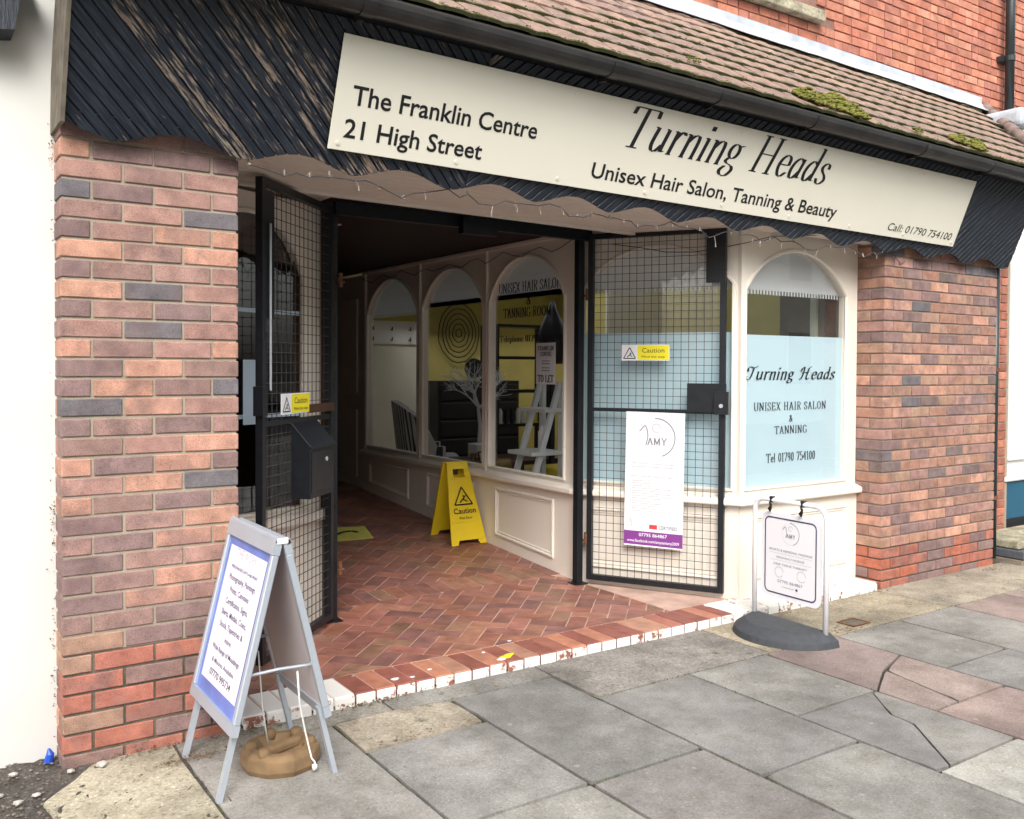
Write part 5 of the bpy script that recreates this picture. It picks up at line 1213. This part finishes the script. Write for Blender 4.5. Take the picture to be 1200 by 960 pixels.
# brown moulded weight under the A-board
wt = thing('brown_weight', 'round ochre brown base weight with knobbly holes under the A-board', 'weight', (.70, -.40, 0), (0, 0, .3))
N_ = 10; b = MB(); R0, R1 = .148, .138
prof = [(R0-.004, .0), (R0+.004, .02), (R0, .062), (R1-.008, .076), (.10, .078), (.078, .05), (.03, .045)]
rings = []
for r, z in prof: rings.append([(r*cos(2*pi*k/N_), r*sin(2*pi*k/N_), z) for k in range(N_)])
vs2 = [v for r in rings for v in r]; fs2 = [(i*N_+k, i*N_+(k+1) % N_, (i+1)*N_+(k+1) % N_, (i+1)*N_+k) for i in range(len(prof)-1) for k in range(N_)]+[[(len(prof)-1)*N_+k for k in range(N_)]]
b.add(vs2, fs2); bevel(b.build('base', M['brown_block'], wt), .006, 2)
for a in (20, 75, 150, 200, 320):
    x, y = .108*cos(radians(a)), .108*sin(radians(a)); MB().tube([(x, y, .06), (x, y, .088), (x, y, .097)], [.027, .023, .013], 10).build('knob', M['brown_block'], wt, smooth=True)
bevel(MB().box(-.10, .09, -.02, .02, .045, .080).build('rib', M['brown_block'], wt), .01, 2)
# ================================================================== SWING SIGN
ss = thing('swing_sign', 'white swinging pavement sign on a dark half-moon base', 'pavement sign', (3.705, -.36, 0))
d = Vector((3.697-3.715, -.615+.10, 0)); Lw = d.length; dn = d.normalized()
msw = frame((3.715-3.705, -.10+.36, 0), dn, (0, 0, 1))
fp = []
rc = .07; Hs = .755
fp += [(0, .02, 0), (0, Hs-rc, 0)]+[(rc-rc*cos(radians(a)), Hs-rc+rc*sin(radians(a)), 0) for a in range(15, 91, 15)]
fp += [(Lw-rc+rc*sin(radians(a)), Hs-rc+rc*cos(radians(a)), 0) for a in range(0, 91, 15)]+[(Lw, .02, 0)]
put(MB().tube(fp, .015, 10).mesh('a'), 'frame', M['plastic_white'], ss, msw, 0).data.shade_smooth()
pan = MB(); x0, x1, z0, z1 = .055, Lw-.03, .19, .685
def rrect(x0, x1, z0, z1, r, n=5):
    o = []
    for cx, cz, a0 in ((x1-r, z1-r, 0), (x0+r, z1-r, 90), (x0+r, z0+r, 180), (x1-r, z0+r, 270)):
        for k in range(n+1): a = radians(a0+90*k/n); o.append((cx+r*cos(a), cz+r*sin(a)))
    return o
pan.prism(rrect(x0, x1, z0, z1, .05), lambda p: (p[0], p[1], -.004), lambda p: (p[0], p[1], .004)); put(pan.mesh('a'), 'panel', M['plastic_white'], ss, msw, 0)
pm_ = rrect(x0+.03, x1-.035, z0+.03, z1-.03, .03); put(line_mesh(pm_+[pm_[0]], .008), 'border_line', M['navy'], ss, msw, .0055)
cx = (x0+x1)/2; amy_logo(ss, msw, cx, .575, .062, M['ink_soft'], .0056)
for s, y, w, h in (('SPORTS & REMEDIAL MASSAGE', .465, .31, .013), ('PREGNANCY MASSAGE', .425, .20, .012), ('DEEP TISSUE THERAPY', .385, .24, .012), ('07795 864867', .285, .18, .018)):
    text(s, M['ink_soft'], ss, msw, cx, y, w, h, 'C', off=.0056)
for y in (.452, .412): put(rect_mesh(cx-.15, cx+.15, y, y+.0015), 'rule_line', M['ink_pale'], ss, msw, .0056)
for dx in (-.08, .08): put(ring_mesh(.03, .003, 0, 330, 18), 'round_icon', M['ink_pale'], ss, msw @ Matrix.Translation((cx+dx, .345, 0)), .0056)
put(rect_mesh(cx-.06, cx+.03, .262, .266), 'rule_line', M['ink_pale'], ss, msw, .0056); put(rect_mesh(cx+.04, cx+.055, .258, .27), 'icon', M['navy'], ss, msw, .0056)
for x in (.13, Lw-.16): put(MB().tube([(x, .745, .02), (x+.008, .715, .02), (x-.004, .69, .016)], .007, 6).tube([(x-.012, .70, .02), (x+.012, .73, .02)], .006, 6).tube([(x, .775, 0), (x, .74, .0)], .017, 8).mesh('a'), 'hook', M['ink'], ss, msw, 0)
hb = MB(); n = 18
prof = []
def half(r, zt): return [(Lw/2+(-cos(pi*k/n))*(Lw/2+.06)*r+.0, .30*sin(pi*k/n)*r) for k in range(n+1)]
A = half(1, 0); B = half(.97, 0); C_ = half(.80, 0)
bk_ = [(A[0], 0)]
vs3 = [(p[0], 0.0, p[1]) for p in A]+[(p[0], .035, p[1]) for p in B]+[(p[0], .075, p[1]*.92) for p in C_]
m1 = n+1
fs3 = [(k, k+1, m1+k+1, m1+k) for k in range(n)]+[(m1+k, m1+k+1, 2*m1+k+1, 2*m1+k) for k in range(n)]+[list(range(2*m1, 3*m1))]
vs3 += [(p[0], 0.0, -.05) for p in (A[0], A[-1])]+[(p[0], .035, -.05) for p in (B[0], B[-1])]+[(p[0], .07, -.04) for p in (C_[0], C_[-1])]
q = 3*m1; fs3 += [(q, q+1, q+3, q+2), (q+2, q+3, q+5, q+4), (q+4, q+5, 3*m1-1, 2*m1), (0, q, q+2, m1), (m1, q+2, q+4, 2*m1), (n, q+1, q+3, m1+n), (m1+n, q+3, q+5, 2*m1+n)]
hb.add(vs3, fs3); bevel(put(hb.mesh('a'), 'base', M['rubber'], ss, msw, .002), .004, 2)
# ================================================================== SMALL THINGS
random.seed(8)
# string lights under the canopy
sl_ = thing('string_lights', 'dark string of fairy lights looped under the scalloped canopy edge', 'fairy lights', (0, -.06, 2.40), (0, DROP, 0))
pts = []; x = .70
while x < 5.35:
    ph = (x-.42)/.487; pts.append((x, .02+.03*sin(x*5), -.055+.045*abs(sin(pi*ph))+random.uniform(-.018, .018)-.03)); x += random.uniform(.04, .075)
MB().tube(pts, .0028, 5).build('cable', M['wire'], sl_)
bb = MB()
for p in pts[::2]:
    q = Vector(p)+Vector((random.uniform(-.02, .02), random.uniform(-.01, .01), random.uniform(-.045, .03))); bb.tube([p, q], .0025, 4)
    bb.tube([q, q+Vector((0, 0, -.02))], .004, 5)
tag(bb.build('bulbs', M['bulb'], sl_), kind='stuff')
s2 = thing('string_lights', 'thin dark string of fairy lights along the head of the passage windows', 'fairy lights', (3.33, 1.2, 2.40))
pts = [(random.uniform(-.01, .01), .12*i, -.02-.05*sin(i*.9)**2+random.uniform(-.012, .012)) for i in range(29)]
MB().tube(pts, .0028, 5).build('cable', M['wire'], s2)
s3 = thing('string_lights', 'thin dark string of fairy lights hanging across the top of the right mesh gate', 'fairy lights', (3.45, .9, 2.36))
pts = [(.10*i, -.165*i*.9, -.02-.07*sin(i/6*pi)+random.uniform(-.01, .01)) for i in range(6)]+[(.62+.12*i, -.80, -.01+.012*i) for i in range(8)]
MB().tube(pts, .0028, 5).build('cable', M['wire'], s3)
# loose stones and litter on the ground
def rock(mb, x, y, r, z=0):
    bm = bmesh.new(); bmesh.ops.create_icosphere(bm, subdivisions=1, radius=r); b = len(mb.v)
    for v in bm.verts: mb.v.append((x+v.co.x*random.uniform(.8, 1.4), y+v.co.y*random.uniform(.7, 1.2), z+v.co.z*.55*random.uniform(.7, 1.2)))
    for f in bm.faces: mb.f.append([b+v.index for v in f.verts]); mb.mi.append(0); mb.col.append((1, 1, 1))
    bm.free()
for (x, y, r, lab) in ((.13, -.055, .022, 'largest white stone chip on the mossy slab near the pier foot'), (.02, -.05, .014, 'small white stone chip touching the left corner of the brick pier'), (-.16, .03, .016, 'white stone chip on the asphalt below the white wall'),
                      (-.22, -.13, .014, 'pale stone chip farthest left on the asphalt'), (-.11, -.19, .013, 'pale chip at the broken edge of the corner slab'), (-.17, -.22, .016, 'pale pebble lowest on the asphalt patch')):
    mb = MB(); rock(mb, 0, 0, r); o = mb.build('stone_chip', M['stone']); o.location = (x, y, r*.35); tag(o, lab, 'stone')
gr = MB()
for _ in range(500):
    x = random.uniform(-.6, .1); y = random.uniform(-.6, .25)
    if x > -.06 and y < 0: continue
    rock(gr, x, y, random.uniform(.003, .008), .0)
tag(gr.build('gravel', M['grit']), 'loose grit scattered over the asphalt patch', 'gravel', kind='stuff')
lf_ = MB()
for cx, cy, sx, sy, n in ((.42, -.19, .12, .02, 90), (.62, -.01, .3, .02, 60), (1.25, -.03, .25, .015, 160), (.3, -.02, .25, .015, 80), (4.05, -.5, .12, .05, 60), (5.0, -.04, .25, .02, 50), (1.2, -.47, .2, .02, 40), (6.4, -.1, .2, .04, 50)):
    for _ in range(n):
        x = random.gauss(cx, sx*.6); y = random.gauss(cy, sy); r = random.uniform(.003, .011); a = random.uniform(0, pi); z = .004+random.uniform(0, .008)
        lf_.add([(x+r*cos(a), y+r*sin(a), z), (x-r*.4*sin(a), y+r*.4*cos(a), z+.004), (x-r*cos(a), y-r*sin(a), z+.001), (x+r*.4*sin(a), y-r*.4*cos(a), z+.003)], [(0, 1, 2, 3)])
tag(lf_.build('leaf_litter', M['leaf']), 'brown crumbs and leaf litter along the wall foot and joints', 'litter', kind='stuff')
wd = MB()
segs = [((.13, -.0), (.1, .0)), ((1.01, -.55), (1.0, -1.15)), ((2.74, -.55), (2.74, -1.2)), ((2.15, -.54), (2.15, -1.2)), ((3.31, -.54), (3.31, -1.2)), ((2.15, -.53), (3.3, -.53)), ((1.58, -1.2), (2.74, -1.2)), ((2.15, -1.25), (2.15, -1.95)), ((2.90, -.6), (2.93, -.9)), ((.4, -.3), (.4, -1.1)), ((3.9, -.55), (5.9, -.54))]
for a, b in segs:
    n = int(60*hypot(b[0]-a[0], b[1]-a[1]))
    for _ in range(n):
        if random.random() < .35: continue
        t = random.random(); x = a[0]+(b[0]-a[0])*t+random.gauss(0, .003); y = a[1]+(b[1]-a[1])*t+random.gauss(0, .003); h = random.uniform(.002, .009); w = random.uniform(.002, .004); an = random.uniform(0, pi)
        wd.add([(x-w*cos(an), y-w*sin(an), -.004), (x+w*cos(an), y+w*sin(an), -.004), (x+random.gauss(0, .003), y+random.gauss(0, .003), h)], [(0, 1, 2)])
tag(wd.build('weeds', M['weed']), 'tiny green weeds growing in the paving joints', 'weeds', kind='stuff')
cp = thing('blue_cap', 'blue plastic scrap caught at the foot of the white wall', 'litter', (-.035, .10, .02))
MB().tube([(0, 0, -.02), (.005, -.005, .01), (.0, 0, .03)], [.018, .014, .004], 8).build('cap', M['blue'], cp)
dl = thing('yellow_leaf_blot', 'yellow paint blot on the threshold tiles', 'paint blot', (2.04, .05, .0535))
for k, (a, b, r, m_) in enumerate([(0, 0, .035, 'yellow_print'), (.035, .02, .025, 'yellow_print'), (-.04, -.02, .024, 'paper')]):
    put(MB().prism([(a+r*(1+.3*sin(3*t))*cos(t), b+.6*r*sin(t)) for t in [i*pi/6 for i in range(12)]], lambda p: (p[0], p[1], -.001), lambda p: (p[0], p[1], .0012+.0005*k)).mesh('a'), 'blot', M[m_], dl, Matrix.Identity(4), 0)
for x, y, r in ((1.42, .06, .02), (1.50, .04, .012), (1.62, .09, .012), (1.98, .17, .01), (2.2, .26, .012)):
    o = MB().prism([(r*(1+.25*sin(3*t+x*9))*cos(t), .7*r*sin(t)) for t in [i*pi/5 for i in range(10)]], lambda p: (p[0], p[1], -.001), lambda p: (p[0], p[1], .0013)).build('paint_splash', M['paper'], floor); o.location = (x, y, .0545)
# a run of dried pale paint on the slab by the weight
gm_ = MB()   # grime flecks and cobwebs where the white wall meets the pier
for _ in range(110):
    z = random.choice([random.uniform(0, 2.4), random.gauss(.35, .15), random.gauss(.9, .1), random.gauss(2.35, .05)]); x = -.004-abs(random.gauss(0, .009)); r = random.uniform(.002, .007); a = random.uniform(0, pi)
    y = .138+random.uniform(-.002, .0)
    gm_.add([(x+r*cos(a), y, z+r*sin(a)), (x-.4*r*sin(a), y-.002, z+.4*r*cos(a)), (x-r*cos(a), y, z-r*sin(a)), (x+.4*r*sin(a), y-.003, z-.4*r*cos(a))], [(0, 1, 2, 3)])
tag(gm_.build('wall_grime', M['leaf']), 'dark grime flecks in the corner of the white wall and the left pier', 'grime', kind='stuff')
# drain cover fragment near the swing sign
dc = tag(link(bpy.data.objects.new('stop_tap_cover', None)), 'small rusty square cover set in the pavement beside the swing sign', 'cover'); dc.location = (4.22, -.42, .002)
MB().box(-.08, .08, -.06, -.05, 0, .006).box(-.08, .08, .05, .06, 0, .006).box(-.08, -.07, -.05, .05, 0, .006).box(.07, .08, -.05, .05, 0, .006).build('rim', M['rust'], dc)
MB().box(-.068, .068, -.048, .048, 0, .003).build('lid', M['mortar_dirty'], dc)
# ================================================================== BUILDINGS OPPOSITE (seen only as reflections)
op = thing('opposite_terrace', 'pale rendered terrace across the street reflected in the shop windows', 'building', (4, -12.5, 0))
MB().box(-16, 22, -.4, 0, 0, 6.2).build('wall', M['palewall'], op)
for i in range(12):
    for z in (1.0, 3.9):
        x = -15+i*3.1; f = MB().box(x, x+1.1, 0, .06, z, z+1.6).build('window', M['white'], op); MB().box(x+.08, x+1.02, .06, .075, z+.08, z+1.52).build('pane', M['charcoal'], f)
MB().prism([(-.4, 6.2), (.3, 6.1), (-3, 8.4)], lambda p: (-16, p[0], p[1]), lambda p: (22, p[0], p[1])).build('roof', M['roofbase'], op)
